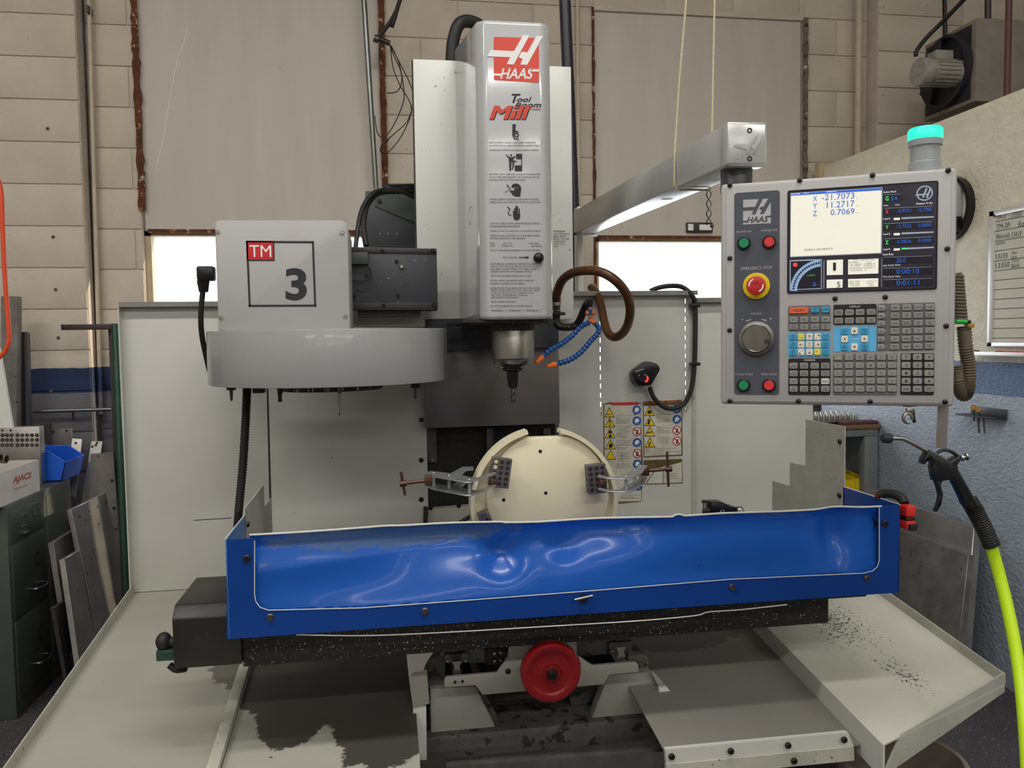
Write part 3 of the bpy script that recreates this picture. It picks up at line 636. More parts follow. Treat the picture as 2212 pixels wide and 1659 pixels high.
onz(bk, [(120, 345), (165, 352), (205, 340), (200, 350), (165, 360), (125, 356)], d3)
for x, y in ((545, 290), (547, 440), (548, 740), (552, 1035), (565, 1340), (1098, 275), (1098, 420)):
    circ(bb2, x, y, 60)
    onz(bw, [(x-22, y+40), (x-30, y-5), (x-8, y-35), (x+25, y-30), (x+35, y+5), (x+12, y+10), (x+18, y+40), (x-4, y+20)], d3)
for x, y in ((547, 590), (551, 890), (1098, 570), (1100, 718)):
    circ(bw, x, y, 58); circ(br, x, y, 60, .0016, 48)
    onz(bk, [(x-18, y+35), (x-8, y-5), (x-20, y-15), (x+18, y-28), (x+24, y-10), (x+8, y), (x+14, y+35)], .0018)
    onz(br, [(x-44, y-34), (x-34, y-44), (x+44, y+34), (x+34, y+44)], .0022)
bt = B()
def stext(t, x0, yc, x1, h=15):
    o = PY(*zs(x0, yc+h/2), YS-.0013); bt.text(t, o, PY(*zs(x1, yc+h/2), YS-.0013)-o, PY(*zs(x0, yc-h/2), YS-.0013)-o)
T = [('Machine may start at any', 262, 372, 465), ('time.', 262, 395, 300), ('Serious injury can result if', 262, 415, 450), ('limbs are caught in the machine', 262, 435, 462), ('Do not operate unless trained', 262, 455, 455), ('Keep the door and guards', 262, 475, 430),
     ('Risk of serious physical', 265, 520, 455), ('injury. Machine cannot', 265, 540, 440), ('protect from toxins.', 265, 562, 400), ('Coolant mist, fine particles,', 265, 583, 455), ('chips, and fumes can be', 265, 605, 435), ('dangerous.', 265, 625, 345), ('Follow safety data sheets', 265, 645, 440), ('and use a mask when', 265, 665, 420),
     ('Risk of eye and ear injury.', 267, 710, 470), ('Flying debris into unprotected', 267, 732, 472), ('eyes can cause blindness.', 267, 752, 440), ('Noise levels can exceed 70', 267, 772, 455), ('dBA.', 267, 792, 300), ('Wear safety glasses and', 267, 812, 430), ('hearing protection', 267, 832, 400),
     ('Risk of fire and explosion.', 267, 872, 472), ('Machine is not designed to', 267, 893, 465), ('resist or contain fire.', 267, 915, 420), ('Do not machine explosive', 267, 937, 450), ('or flammable materials or', 267, 958, 450), ('coolants.', 267, 980, 350),
     ('Risk of bodily injury.', 270, 1030, 430), ('Slipping, cuts, abrasions', 270, 1052, 450), ('and falls can result. Keep', 270, 1072, 470), ('floor clean and dry.', 270, 1092, 420), ('operator to operate this machine', 330, 1465, 585), ('safety circuits or guards', 330, 1490, 500), ('Read the manual before use', 330, 1505, 575),
     ('Risk of severe bodily', 820, 352, 990), ('injury.', 820, 375, 870), ('Unsecured parts can be', 820, 393, 965), ('thrown with deadly force.', 820, 412, 985), ('Clamp parts securely before', 820, 432, 1015), ('machining at safe speeds', 820, 452, 985), ('Impact hazard.', 820, 523, 935), ('Machine components can', 820, 543, 1000), ('cut and crush.', 820, 562, 920), ('Keep clear of moving parts', 820, 582, 1000), ('when running or in motion', 820, 605, 1005), ('Moving parts can crush.', 822, 665, 1010), ('The tool changer will move', 822, 687, 1010), ('in and cut your hand.', 822, 707, 975), ('Never place your hand on', 822, 727, 1000), ('the tool in the spindle.', 822, 748, 985),
     ('Do not allow untrained personnel to operate this machine.', 695, 818, 1100), ('Do not alter or modify machine in any way.', 695, 842, 1000), ('Do not operate with worn or damaged components.', 695, 868, 1145), ('No user serviceable parts inside.', 695, 890, 920), ('Service by authorized technicians only.', 700, 912, 1030),
     ('Clamp force', 930, 1170, 1100), ('Tool reach', 930, 1200, 1080), ('Max speed', 930, 1235, 1120)]
for t, x0, yc, x1 in T: stext(t, x0, yc, x1)
for yy in (820, 845, 868, 892): circ(bk, 678, yy, 6)
onz(bk, [(910, 1115), (916, 1115), (916, 1300), (910, 1300)], .0013); onz(bk, [(670, 1300), (800, 1115), (806, 1118), (680, 1300)], .0013)
by.build('triangle_print', 'st_yellow', pC); bk.build('symbol_print', 'st_black', pC); bb2.build('disc_print', 'st_blue', pC); br.build('ring_print', 'st_red', pC); bw.build('figure_print', 'logo_white', pC); bt.build('sticker_text', 'ink_soft', pC)
# chip pans ------------------------------------------------------------------
def pp(x, Y, dz=0): return V((x, Y, pz(Y)+dz))
def slab(b, poly, th=.004): b.prism([pp(x, y, -.001) for x, y in poly], (0, 0, -th)); return b
YFp = 1.05
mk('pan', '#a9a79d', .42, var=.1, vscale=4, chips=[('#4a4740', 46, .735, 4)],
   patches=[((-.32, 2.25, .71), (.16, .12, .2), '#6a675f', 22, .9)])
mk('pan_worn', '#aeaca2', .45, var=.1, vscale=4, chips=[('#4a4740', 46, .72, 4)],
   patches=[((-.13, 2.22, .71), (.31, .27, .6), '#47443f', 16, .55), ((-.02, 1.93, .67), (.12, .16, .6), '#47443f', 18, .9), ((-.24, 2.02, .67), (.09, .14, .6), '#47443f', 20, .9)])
mk('pan_center', '#8a8780', .45, var=.1, vscale=4, chips=[('#4a4740', 46, .735, 4)],
   patches=[((.82, 2.32, .72), (.24, .15, .6), '#5d5952', 26, .55)])
mk('pan_right', '#d3d2c6', .36, var=.12, vscale=5, chips=[('#4a4740', 70, .735, 4)],
   patches=[((1.29, 2.2, .75), (.12, .26, .6), '#4d4a44', 110, 6.5, .15), ((1.32, 1.88, .7), (.06, .14, .6), '#4d4a44', 110, 6.5, .0)])
lp = slab(B(), [(XL, YP), (XL, YFp), (-.40, YFp), (-.40, YP)]).build('chip_pan', 'pan', mill)
B().prism([pp(XL-.003, YP, -.004), pp(XL-.003, YFp, -.004), pp(XL-.003, YFp, .03), pp(XL-.003, YP, .03)], (.003, 0, 0)).build('pan_rim', 'mill_grimy', lp)
ridge = B().prism([pp(-.405, 2.45, 0), pp(-.405, YFp, 0), pp(-.405, YFp, .022), pp(-.405, 2.45, .022)], (.028, 0, 0), .004).build('pan_ridge', 'mill_grimy', lp)
slab(B(), [(-.377, YP), (-.377, YFp), (.06, YFp), (.06, YP)]).build('chip_pan', 'pan_worn', mill)
slab(B(), [(.62, YP), (.62, 1.70), (1.10, 1.70), (1.10, YP)]).build('chip_pan', 'pan_center', mill)
RH = .05
rp = B().prism([pp(1.09, YP, RH), pp(1.09, 1.618, RH), pp(1.54, 1.795, RH), pp(1.54, YP, RH)], (0, 0, -.004)).build('chip_pan', 'pan_right', mill)
B().prism([pp(1.085, YP, RH), pp(1.085, 1.616, RH), pp(1.085, 1.616, -.03), pp(1.085, YP, -.03)], (.005, 0, 0)).build('pan_wall', 'mill', rp)
B().prism([pp(1.54, YP, RH), pp(1.54, 1.795, RH), pp(1.54, 1.795, RH+.028), pp(1.54, YP, RH+.028)], (.004, 0, 0)).build('pan_rim', 'mill_grimy', rp)
B().prism([pp(1.085, 1.616, RH-.075), pp(1.145, 1.64, RH+.002), pp(1.544, 1.797, RH+.03), pp(1.544, 1.797, RH-.02)], (-.001, .004, 0)).build('pan_lip', 'mill_grimy', rp)
# front flange of the middle pan
def z4(x, y): return (1440+x*.3038, 1400+y*.3038)
fl = B().prism([PY(*z4(*p), 1.69) for p in [(-10, 722), (1292, 600), (1332, 700), (0, 828)]], (0, .012, 0)).build('pan_flange', 'mill', mill)
B().prism([PY(*z4(*p), 1.688) for p in [(0, 830), (1332, 702), (1334, 800), (0, 930)]], (0, .012, 0)).build('flange_face', 'mill_grimy', fl)
for x, y in ((35, 770), (455, 731), (862, 690), (1260, 650), (905, 800)): bolt(fl, PY(*z4(x, y), 1.686), r=.0075, mat='bolt', name='screw')
# ways and castings under the table -----------------------------------------
def z7(x, y): return (880+x*.28028, 1340+y*.28028)
def cpoly(pts, Y, th, name, mat, par=mill, bev=0): return ppoly(B(), [z7(*p) for p in pts], Y, th, bev).build(name, mat, par)
bc = cpoly([(100, 180), (2000, 150), (2000, 1200), (100, 1200)], 2.30, .06, 'way_casting', 'cast_grime')
cpoly([(175, 530), (525, 508), (775, 1020), (185, 1085)], 2.02, .04, 'way_guard', 'cast', mill, .004)
cpoly([(1560, 420), (1880, 395), (1940, 520), (1945, 930), (1345, 960), (1520, 500)], 2.02, .04, 'way_guard', 'cast', mill, .004)
cpoly([(525, 500), (560, 500), (850, 1020), (775, 1020)], 2.05, .25, 'way_rib', 'cast_dark')
cpoly([(1250, 600), (1500, 500), (1345, 960), (1340, 960)], 2.10, .2, 'way_rib', 'cast_dark')
cpoly([(45, 690), (145, 670), (150, 1085), (40, 1092)], 1.98, .01, 'scraper_strip', 'wing'); cpoly([(10, 430), (60, 390), (150, 380), (170, 640), (45, 690)], 2.0, .02, 'scraper_plate', 'cast')
cpoly([(-10, 230), (230, 205), (150, 320), (120, 390), (60, 395), (10, 430)], 1.99, .012, 'scraper_plate', 'mill')
cpoly([(1940, 520), (2000, 513), (2032, 555), (2042, 905), (1945, 935)], 1.98, .01, 'scraper_strip', 'wing'); cpoly([(1880, 395), (1900, 400), (2000, 513), (1940, 520)], 2.0, .01, 'scraper_plate', 'cast')
cpoly([(150, 320), (290, 260), (290, 520), (165, 525)], 2.04, .05, 'way_end', 'cast_dark')
sill = cpoly([(100, 1105), (1955, 940), (2010, 1100), (2010, 1200), (100, 1260)], 1.80, .015, 'front_sill', 'steel_dark', mill)
cpoly([(300, 1130), (1985, 1010), (2008, 1100), (2008, 1230), (300, 1230)], 1.79, .02, 'sill_face', 'steel', sill)
# ================================================================ tool changer
tc = thing('tool_changer', 'grey carousel tool changer with boxed housing beside the spindle head', 'tool changer', (-.153, 2.46, 1.48))
TCX, TCY, TCR = -.153, 2.46, .345
tz0 = PY(700, 838, 2.115).z; tz1 = PY(700, 710, 2.115).z
pl = [V((TCX+TCR*math.cos(math.radians(a)), TCY+TCR*math.sin(math.radians(a)), tz0)) for a in range(183, 353, 4)]
xr = pl[-1].x; pl += [V((xr, TCY+.13, tz0)), V((TCX-TCR, TCY+.13, tz0))]
cov = B().prism(pl, (0, 0, tz1-tz0), .003, 2).build('carousel_cover', 'cover', tc)
e0 = pl[-5]; B().box(e0+V((.0, -.0012, (tz1-tz0)/2)), (.0012, .0025, tz1-tz0-.002), Matrix.Rotation(math.radians(-20), 3, 'Z')).build('cover_seam', 'ink', cov)
dc = V((TCX, 2.40, 0))
disk = B().lathe([(.15, tz0-.02), (.15, tz0+.004), (.02, tz0+.004)], dc, (0, 0, 1), 48).build('carousel_disc', 'grease', tc)
b = B(); zt_ = tz0-.018
for i, t in enumerate(('12', '11', '10', '9', '8', '7')):
    a = math.radians(236+i*17); n = V((math.cos(a), math.sin(a), 0)); tn = V((-n.y, n.x, 0)); c0 = dc+n*.1508
    b.text(t, V((c0.x, c0.y, zt_))-tn*.007, tn*.014*(1 if len(t) == 2 else .5), (0, 0, .013))
b.build('number_print', 'white_ink', disk)
BY = 2.25
bx = ppoly(B(), [(464, 482), (470, 476), (738, 476), (747, 481), (751, 492), (756, 714), (472, 714)], BY, .30, .002).build('housing', 'pendant', tc)
def z4b(x, y): return (400+x/3.771, 440+y/3.771)
def tprint(pts, mat, name, d): return B().prism([PY(*z4b(*p), BY-d) for p in pts], (0, -.0004, 0)).build(name, mat, bx)
b = B(); fr = [(495, 302), (1048, 305), (1068, 838), (518, 840)]
for i in range(4):
    p, q = V((*fr[i], 0)), V((*fr[(i+1) % 4], 0)); d = (q-p).normalized(); n = V((-d.y, d.x, 0))*16
    b.prism([PY(*z4b(*v.xy), BY-.0005) for v in (p-d*0, q+d*0, q+n, p+n)], (0, -.0004, 0))
for pts in ([(498, 305), (726, 305), (728, 466), (505, 466)],): b.prism([PY(*z4b(*p), BY-.0006) for p in pts], (0, -.0003, 0))
o = PY(*z4b(818, 788), BY-.0008)
b.text('3', o, PY(*z4b(992, 788), BY-.0008)-o, PY(*z4b(815, 525), BY-.0008)-o, 0, .03, 10)
b.build('badge_print', 'ink', bx)
tprint([(510, 316), (715, 316), (717, 455), (515, 456)], 'badge_red', 'badge_square', .001)
b = B(); o = PY(*z4b(526, 434), BY-.0018); b.text('TM', o, PY(*z4b(702, 434), BY-.0018)-o, PY(*z4b(523, 338), BY-.0018)-o, 0, 0, 4); b.build('badge_lettering', 'logo_white', bx)
for x, y in ((262, 228), (1280, 235), (290, 928), (1305, 918)): bolt(bx, PY(*z4b(x, y), BY), r=.0055, h=.004, mat='bolt_bright', name='screw')
AY = 2.52
arm = ppoly(B(), [(755, 533), (943, 537), (946, 670), (758, 670)], AY, .1, .002).build('slide_arm', 'slide', tc)
ppoly(B(), [(755, 534), (943, 538), (944, 548), (756, 546)], AY-.004, .006, .001).build('slide_rail', 'dark_steel', arm)
ppoly(B(), [(757, 654), (946, 654), (946, 669), (758, 669)], AY-.004, .006, .001).build('slide_rail', 'dark_steel', arm)
bpx(B(), 755, 545, 794, 570, AY-.02, AY, .001).build('switch_block', 'cabinet', arm)
for x, y, r, m in ((1605, 382, 5, 'bolt_black'), (2018, 382, 6, 'bolt_black'), (1722, 468, 5, 'bolt_black'), (1732, 748, 5, 'bolt_black'), (1377, 748, 5, 'bolt_black'), (1617, 828, 5, 'bolt_black'), (2028, 826, 6, 'bolt'), (1763, 513, 6, 'bolt_bright'), (1476, 582, 4, 'bolt_black')):
    bolt(arm, PY(*z4b(x, y), AY-.004), r=r*.0011, mat=m, name='screw')
B().tube(bez([PY(*z4b(1485, 500), AY-.01), PY(*z4b(1515, 560), AY-.02), PY(*z4b(1500, 610), AY-.02), PY(*z4b(1430, 630), AY-.02), PY(*z4b(1350, 625), AY-.01)], 20), .0022, 8).build('switch_wire', 'black_rubber', arm)
ppoly(B(), [(773, 671), (910, 671), (908, 683), (774, 685)], AY+.02, .12).build('arm_bracket', 'grease', tc)
ppoly(B(), [(757, 684), (918, 684), (918, 706), (757, 706)], AY+.1, .1).build('arm_base', 'mill_grimy', tc)
pg = B().bb(PY(424, 606, 2.36), PY(468, 577, 2.40), .006).build('power_plug', 'black_gloss', tc)
B().lathe([(.0175, 0), (.0125, .032)], PY(439, 606, 2.38), (0, 0, -1), 14).build('plug_boot', 'black_gloss', pg)
B().tube(bez([PY(438, 630, 2.38), PY(434, 680, 2.39), PY(437, 730, 2.42), PY(452, 800, 2.5)], 20), .0075, 10).build('plug_cable', 'black_rubber', pg)
def ribbed(name, pts, r, n, mat, par, amp=.12, nn=12):
    c = bez(pts, n); return B().tube(c, r, nn, lambda i: r*(1+amp*(1 if i % 2 else -1))).build(name, mat, par, smooth=80)
ribbed('flexible_conduit', [PY(534, 830, 2.55), PY(531, 900, 2.56), PY(525, 1000, 2.56), PY(516, 1100, 2.55), PY(510, 1180, 2.52), PY(506, 1260, 2.47), PY(512, 1335, 2.40)], .0125, 210, 'black_rubber', tc)
B().bb(PY(545, 850, 2.52), PY(575, 835, 2.56), .003).build('conduit_clamp', 'grease', tc)
# air lines from the column to the changer
hs = B().tube(bez([PY(768, 535, 2.62), PY(775, 480, 2.66), PY(785, 445, 2.7), PY(805, 418, 2.74), PY(830, 410, 2.8), PY(870, 408, 2.85), PY(905, 402, 2.9)], 30), .0075, 10).build('air_line', 'black_rubber', tc)
ribbed('air_line', [PY(791, 532, 2.68), PY(785, 490, 2.7), PY(790, 450, 2.73), PY(806, 425, 2.76), PY(830, 414, 2.8), PY(905, 414, 2.9)], .0095, 90, 'black_rubber', tc)
B().tube(bez([PY(905, 400, 2.88), PY(840, 401, 2.84), PY(836, 404, 2.83), PY(870, 415, 2.84), PY(905, 432, 2.88)], 24), .006, 8).build('air_line', 'black_rubber', tc)
# tools in the changer and the spindle
def tool(xc, Y, parts, label, kind='tools in the changer'):
    t = thing('cutting_tool', label, 'tool', PY(xc, parts[0][1][-1][0], Y), kind)
    for nm, prof, m in parts:
        b = B(); vlathe(b, xc, Y, prof, 20); b.build(nm, m, t)
    return t
tool(500, 2.30, [('holder', [(844, 4), (842, 10), (834, 11), (822, 11)], 'grease'), ('shank', [(862, 1.8), (858, 3.2), (843, 3.6)], 'steel_dark'), ('tip', [(867, .6), (863, 3), (858, 2.4)], 'steel_dark')], 'stubby countersink tool hanging under the rounded end of the carousel cover')
tool(605, 2.27, [('holder', [(850, 5.5), (836, 6), (822, 6)], 'grease'), ('cutter', [(868, 4), (866, 4.6), (858, 4.2), (849, 4.8)], 'black_gloss')], 'short black tool under the carousel beside the number 12')
tool(733.5, 2.22, [('holder', [(850, 3.8), (840, 4.5), (822, 4.5)], 'steel_dark'), ('shank', [(893, .8), (872, 1.5), (868, 2.6), (850, 2.9)], 'steel'), ('ball_tip', [(897.5, .5), (895, 1.9), (892, .9)], 'black_gloss')], 'thin probe with a ball tip under the middle of the carousel')
tool(897.5, 2.38, [('holder', [(838, 9), (836, 11), (826, 11), (815, 11)], 'grease'), ('drill_bit', [(862, 1), (859, 2.6), (838, 2.8)], 'steel_dark')], 'short drill in a black holder under the open end of the changer')
def flutes(xc, Y, y0, y1, hw, name, par, mat='steel_dark'):
    b = B(); n = 26; m = 14; p0 = PY(xc, y0, Y); p1 = PY(xc, y1, Y); R = pxm(hw, p0)
    def fn(u, v):
        a = 2*math.pi*u; r = R*(.72+.28*abs(math.cos(a-v*7.5))); p = p0.lerp(p1, v); return p+V((math.cos(a)*r, math.sin(a)*r, 0))
    b.grid(fn, n, m); bmesh.ops.remove_doubles(b.bm, verts=b.bm.verts, dist=1e-6); return b.build(name, mat, par, smooth=60)
st = tool(1108, SYc, [('holder', [(837, 9), (830, 12), (806, 13.5), (802, 14), (801, 18), (799, 23), (796, 23), (795, 18), (793, 18), (792, 23), (789, 23), (786, 20)], 'black_gloss')], 'black tool holder with a fluted end mill fitted in the spindle', 'tool in the spindle')
flutes(1108.5, SYc, 869, 836, 5.2, 'end_mill', st)
# ================================================================ table with chip tray
tb = thing('work_table', 'black machine table carrying a dented blue chip tray on a hand-wheel saddle', 'machine table', (.45, 1.95, .87))
TY = 1.80
tx0 = PY(490, 1270, TY).x; tx1 = PY(1943, 1190, TY).x; tzt = PY(490, 1165, TY).z; tzb = PY(490, 1380, TY).z
tX1 = PY(1790, 1335, 1.87).x
top = B().bb((-.33, 1.87, .865), (tX1, 2.15, .93), .003).bb((-.33, 1.86, .93), (1.2, 2.16, 1.035), .003).build('table_slab', 'table_black', tb)
B().bb((tx0+.01, 1.82, .955), (tx1-.01, 2.44, .962)).build('tray_floor', 'table_black', tb)
# front frame with rounded window
inner = [(550, 1168), (550, 1285), (553, 1300), (562, 1312), (580, 1318), (782, 1313), (923, 1303), (1240, 1279), (1581, 1251), (1866, 1238), (1885, 1233), (1895, 1224), (1899, 1210), (1899, 1097)]
outer = [(1906, 1095), (1942.5, 1092), (1942.5, 1280), (1560, 1306), (1200, 1331), (880, 1353), (490, 1381), (490, 1166), (546, 1163)]
ff = B(); pin = [PY(*p, TY) for p in inner]; pout = [PY(*p, TY) for p in outer]
ff.prism(pin+pout, (0, .004, 0)); frame = ff.build('tray_frame', 'blue', tb)
ed = B(); ed.tube([p+V((0, -.0005, 0)) for p in pin], .0011, 6); ed.build('frame_edge', 'edge_white', frame)
# dented sheet
top_e = [(548, 1163), (690, 1155), (830, 1147), (880, 1147), (960, 1143), (1088, 1137), (1098, 1138), (1180, 1133), (1240, 1130), (1300, 1127), (1430, 1121), (1458, 1120), (1468, 1113), (1482, 1118), (1560, 1112), (1690, 1107), (1800, 1101), (1903, 1096)]
top_w = [PY(*p, TY) for p in top_e]
def lerp_z(x, ps):
    for p, q in zip(ps, ps[1:]):
        if x <= q.x: t = (x-p.x)/(q.x-p.x); return p.z+(q.z-p.z)*max(0, t)
    return ps[-1].z
low_w = [PY(*p, TY) for p in [(540, 1325), (782, 1318), (923, 1308), (1240, 1285), (1581, 1257), (1905, 1240)]]
dents = [((985, 1178), (.20, .075), .040), ((1092, 1208), (.042, .040), .034), ((1290, 1150), (.13, .055), .030), ((1225, 1195), (.04, .03), .012), ((1385, 1138), (.03, .012), .008), ((1815, 1150), (.045, .085), .034), ((760, 1270), (.20, .05), .012), ((1560, 1240), (.2, .04), .008)]
dents = [(PY(*c, TY), r, a) for c, r, a in dents]
def sheet(u, v):
    x = low_w[0].x+(low_w[-1].x-low_w[0].x)*u; zl = lerp_z(x, low_w); zh = lerp_z(x, top_w); z = zl+(zh-zl)*v
    y = TY+.0085
    for c, r, a in dents: y += a*math.exp(-((x-c.x)/r[0])**2-((z-c.z)/r[1])**2)
    y += .0035*math.sin(x*9+1.2)*v+.10*(zh-zl)*v
    cr_ = .50+.34*min(1, max(0, (x-low_w[0].x)/.62))
    if x < .33 and v > cr_: y += (v-cr_)*(zh-zl)*.30*min(1, (.36-x)/.1)
    if v > .87: y -= (v-.87)*(zh-zl)*.85
    return V((x, y, z))
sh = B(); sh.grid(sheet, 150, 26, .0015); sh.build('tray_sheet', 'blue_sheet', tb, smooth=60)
B().tube([sheet(i/160, 1)+V((0, 0, .0015)) for i in range(161)], .0024, 8).build('tray_edge', 'edge_white', tb)
for x, y in ((533, 1206), (584, 1333), (918, 1320), (1581, 1268), (1872, 1249), (1911, 1131)):
    bolt(frame, PY(x, y, TY), r=.0085, h=.005, mat='bolt' if x in (533, 1911) else 'steel_dark', name='screw')
c0 = PY(1260, 1291, TY); B().cyl(c0, c0+V((0, -.012, 0)), .009, n=14).build('clamp_screw', 'bolt', frame)
B().cyl(PY(1241, 1296, TY-.014), PY(1280, 1287, TY-.014), .0035, n=10).build('clamp_handle', 'steel', frame)
B().tube(bez([PY(x, y, TY+.008) for x, y in ((640, 1371), (790, 1373), (960, 1366), (1200, 1352), (1380, 1341), (1500, 1330), (1530, 1322), (1600, 1317), (1700, 1306))], 40), .0015, 6).build('bent_lip', 'edge_white', frame)
# side panels
for X, sgn in ((tx0, 1), (tx1, -1)):
    sp = B().bb((X, TY, tzb), (X+sgn*.003, 2.045, tzt), .0005).build('tray_side', 'blue_side' if sgn > 0 else 'blue', tb)
    B().tube([V((X, TY, tzt)), V((X, 2.045, tzt))], .0016, 6).build('side_edge', 'edge_white', sp)
    if sgn < 0: pr = [(2.04, .98), (2.04, 1.344), (2.248, 1.344), (2.248, 1.204), (2.342, 1.199), (2.342, 1.125), (2.457, 1.122), (2.457, .98)]
    else: pr = [(2.04, .98), (2.04, 1.194), (2.36, 1.196), (2.36, 1.133), (2.50, 1.13), (2.50, .98)]
    g = B().prism([V((X, y, z)) for y, z in pr], (sgn*.003, 0, 0)).build('step_guard', 'mill_grimy', tb)
    for y, z in ((2.06, 1.08), (2.06, 1.15)) + (((2.06, 1.30),) if sgn < 0 else ()): bolt(g, V((X+sgn*.003, y, z)), (sgn, 0, 0), r=.007, mat='bolt', name='screw')
# axis motor cover at the end of the table
MX0 = PY(373, 1380, 1.86).x; MX1 = tx0+.015
zt1 = PY(377, 1307, 1.885).z; zf1 = PY(377, 1338, 1.86).z; zb1 = PY(400, 1444, 1.86).z
mc = B().prism([V((MX0, y, z)) for y, z in ((1.86, zb1), (1.86, zf1), (1.885, zt1), (2.10, zt1), (2.10, zb1))], (MX1-MX0, 0, 0), .003).build('motor_cover', 'motor_black', tb)
cn = bpx(B(), 337, 1404, 378, 1430, 1.90, 1.95, .003).build('motor_connector', 'green_pipe', tb)
B().cyl(PY(357, 1387, 1.92), PY(380, 1387, 1.92), .012, n=14).sphere(PY(354, 1386, 1.92), .02, (.9, 1, 1.1), 14).build('connector_nut', 'black_rubber', cn)
ribbed('motor_cable', [PY(366, 1436, 1.93), PY(380, 1446, 1.93), PY(400, 1444, 1.96)], .008, 16, 'black_rubber', tb)
# saddle, rail carriages, bracket and hand wheel
sd = ppoly(B(), [z7(*p) for p in [(250, 180), (1740, 90), (1740, 180), (1560, 260), (500, 330), (250, 270)]], 2.0, .2).build('saddle', 'cast_dark', tb)
for cx, y0, y1, r0, r1 in ((380, 258, 325, 320, 430), (1645, 168, 262, 210, 292)):
    k = ppoly(B(), [z7(*p) for p in [(cx-92, y0+8), (cx+92, y0-6), (cx+92, y1), (cx-92, y1+6)]], 1.985, .05, .002).build('rail_carriage', 'cast_dark', sd)
    ppoly(B(), [z7(*p) for p in [(cx-35, r0), (cx+40, r0-6), (cx+22, r0+35), (cx+40, r1-12), (cx-32, r1), (cx-18, r0+40)]], 1.98, .3).build('linear_rail', 'bolt_bright', sd)
    for dx in (-70, 70): bolt(k, PY(*z7(cx+dx, (y0+y1)/2+20), 1.985), r=.004, h=.003, mat='bolt_bright', name='screw')
ppoly(B(), [z7(*p) for p in [(600, 225), (745, 215), (745, 335), (605, 345)]], 1.99, .02).build('stop_block', 'way_black', sd)
for x, y in ((668, 250), (715, 246), (670, 308), (716, 303)): bolt(sd, PY(*z7(x, y), 1.99), r=.0045, mat='bolt_bright', name='screw')
ppoly(B(), [z7(*p) for p in [(1700, 240), (1800, 232), (1862, 290), (1866, 360), (1790, 375), (1780, 320), (1700, 325)]], 1.98, .06, .003).build('end_bracket', 'cast_dark', sd)
br_ = ppoly(B(), [z7(*p) for p in [(285, 455), (300, 438), (690, 405), (775, 285), (785, 195), (800, 180), (870, 140), (1265, 113), (1295, 122), (1306, 150), (1308, 270), (1428, 350), (1760, 322), (1782, 340), (1785, 400), (1560, 420), (1520, 495), (580, 577), (525, 503), (285, 520)]], 1.955, .012, .002).build('wheel_bracket', 'cast', tb)
for x, y, r in ((367, 475, .004), (424, 470, .004), (775, 393, .0075)): bolt(br_, PY(*z7(x, y), 1.955), r=r, h=.002, mat='bolt_black', name='screw')
WY0 = 1.83; hc = PY(1190, 1451, WY0)
Rw = pxm(67, hc)
hw_ = B().lathe([(.014, -.012), (.016, -.008), (.021, -.008), (.023, -.010), (.046, -.006), (.050, -.008), (Rw-.012, -.012), (Rw-.004, -.010), (Rw, -.002), (Rw, .010), (Rw-.006, .018), (Rw-.018, .018), (Rw-.02, .004), (.02, .008), (.018, .05), (0.004, .05)], hc, (0, 1, 0), 56).build('hand_wheel', 'red_wheel', tb)
B().lathe([(.013, 0), (.013, .014), (.009, .022), (.005, .022), (.004, .016), (0, .016)], hc+V((0, -.006, 0)), (0, -1, 0), 20).build('wheel_nut', 'black_gloss', hw_)
B().cyl(hc+V((0, .04, 0)), hc+V((0, .14, 0)), .014, n=14).build('wheel_shaft', 'steel_dark', hw_)
# metal chips caught under the tray lip
ck = B()
for i in range(240):
    t = random.random(); p = PY(620+1000*t, 1372-64*t+random.uniform(-12, 3), TY+.03+random.random()*.03); s = .0018+random.random()*.0025
    d = V((random.uniform(-1, 1), random.uniform(-1, 1), random.uniform(-1, 1)))*s
    ck.poly((p, p+d, p+d.cross(V((.3, 1, .2)))*.8))
tag(ck.build('metal_chips', 'chips', top), kind='stuff')
# ================================================================ control pendant on its swing arm
BL_, BR_ = PD(1556, 873, 1.73), PD(2063, 877, 1.59)
PU = V((BR_.x-BL_.x, BR_.y-BL_.y, 0)).normalized(); PW = V((0, 0, 1)); PN = PU.cross(PW)      # right, up, out of the face
if PN.y > 0: PN = -PN
PO = V((BL_.x, BL_.y, BL_.z))
PR3 = Matrix((PU, PW, PN)).transposed()
def pf(x, y, d=0): return PP(x, y, PO+PN*d, PN)+V((0, 0, 0))
pen = thing('control_pendant', 'grey control pendant with lit screen and keypad hung on a swing arm', 'control panel', PO)
def pquad(b, pts, d=.001, th=.001): return b.prism([pf(*p)+PN*d for p in pts], -PN*th)
w_ = (pf(2064, 620)-pf(1557, 620)).dot(PU); tl = pf(1557, 398); bl = pf(1556, 873); hh = ((pf(1557, 398)-pf(1556, 873)).z+(pf(2066, 360)-pf(2063, 877)).z)/2
uc = lambda p: (p-PO).dot(PU)
u0, u1 = uc(pf(1557, 620)), uc(pf(2065, 620)); z0_, z1_ = pf(1556, 873).z, pf(1557, 398).z
hb = B(); oo = V((PO.x, PO.y, 0))
hb.prism([oo+PU*u0+V((0, 0, z0_)), oo+PU*u1+V((0, 0, z0_)), oo+PU*u1+V((0, 0, z1_)), oo+PU*u0+V((0, 0, z1_))], -PN*.085, .007, 3)
hs_ = hb.build('housing', 'pendant', pen)
B().prism([oo+PU*(u0+.011)+V((0, 0, z0_+.006))+PN*.0022, oo+PU*(u1-.011)+V((0, 0, z0_+.006))+PN*.0022, oo+PU*(u1-.011)+V((0, 0, z1_-.006))+PN*.0022, oo+PU*(u0+.011)+V((0, 0, z1_-.006))+PN*.0022], -PN*.004, .0012).build('faceplate', 'pendant', pen)
FD = .0024      # everything below sits on the faceplate
def c1(x, y): return (1540+x/4.0963, 340+y/4.0963)
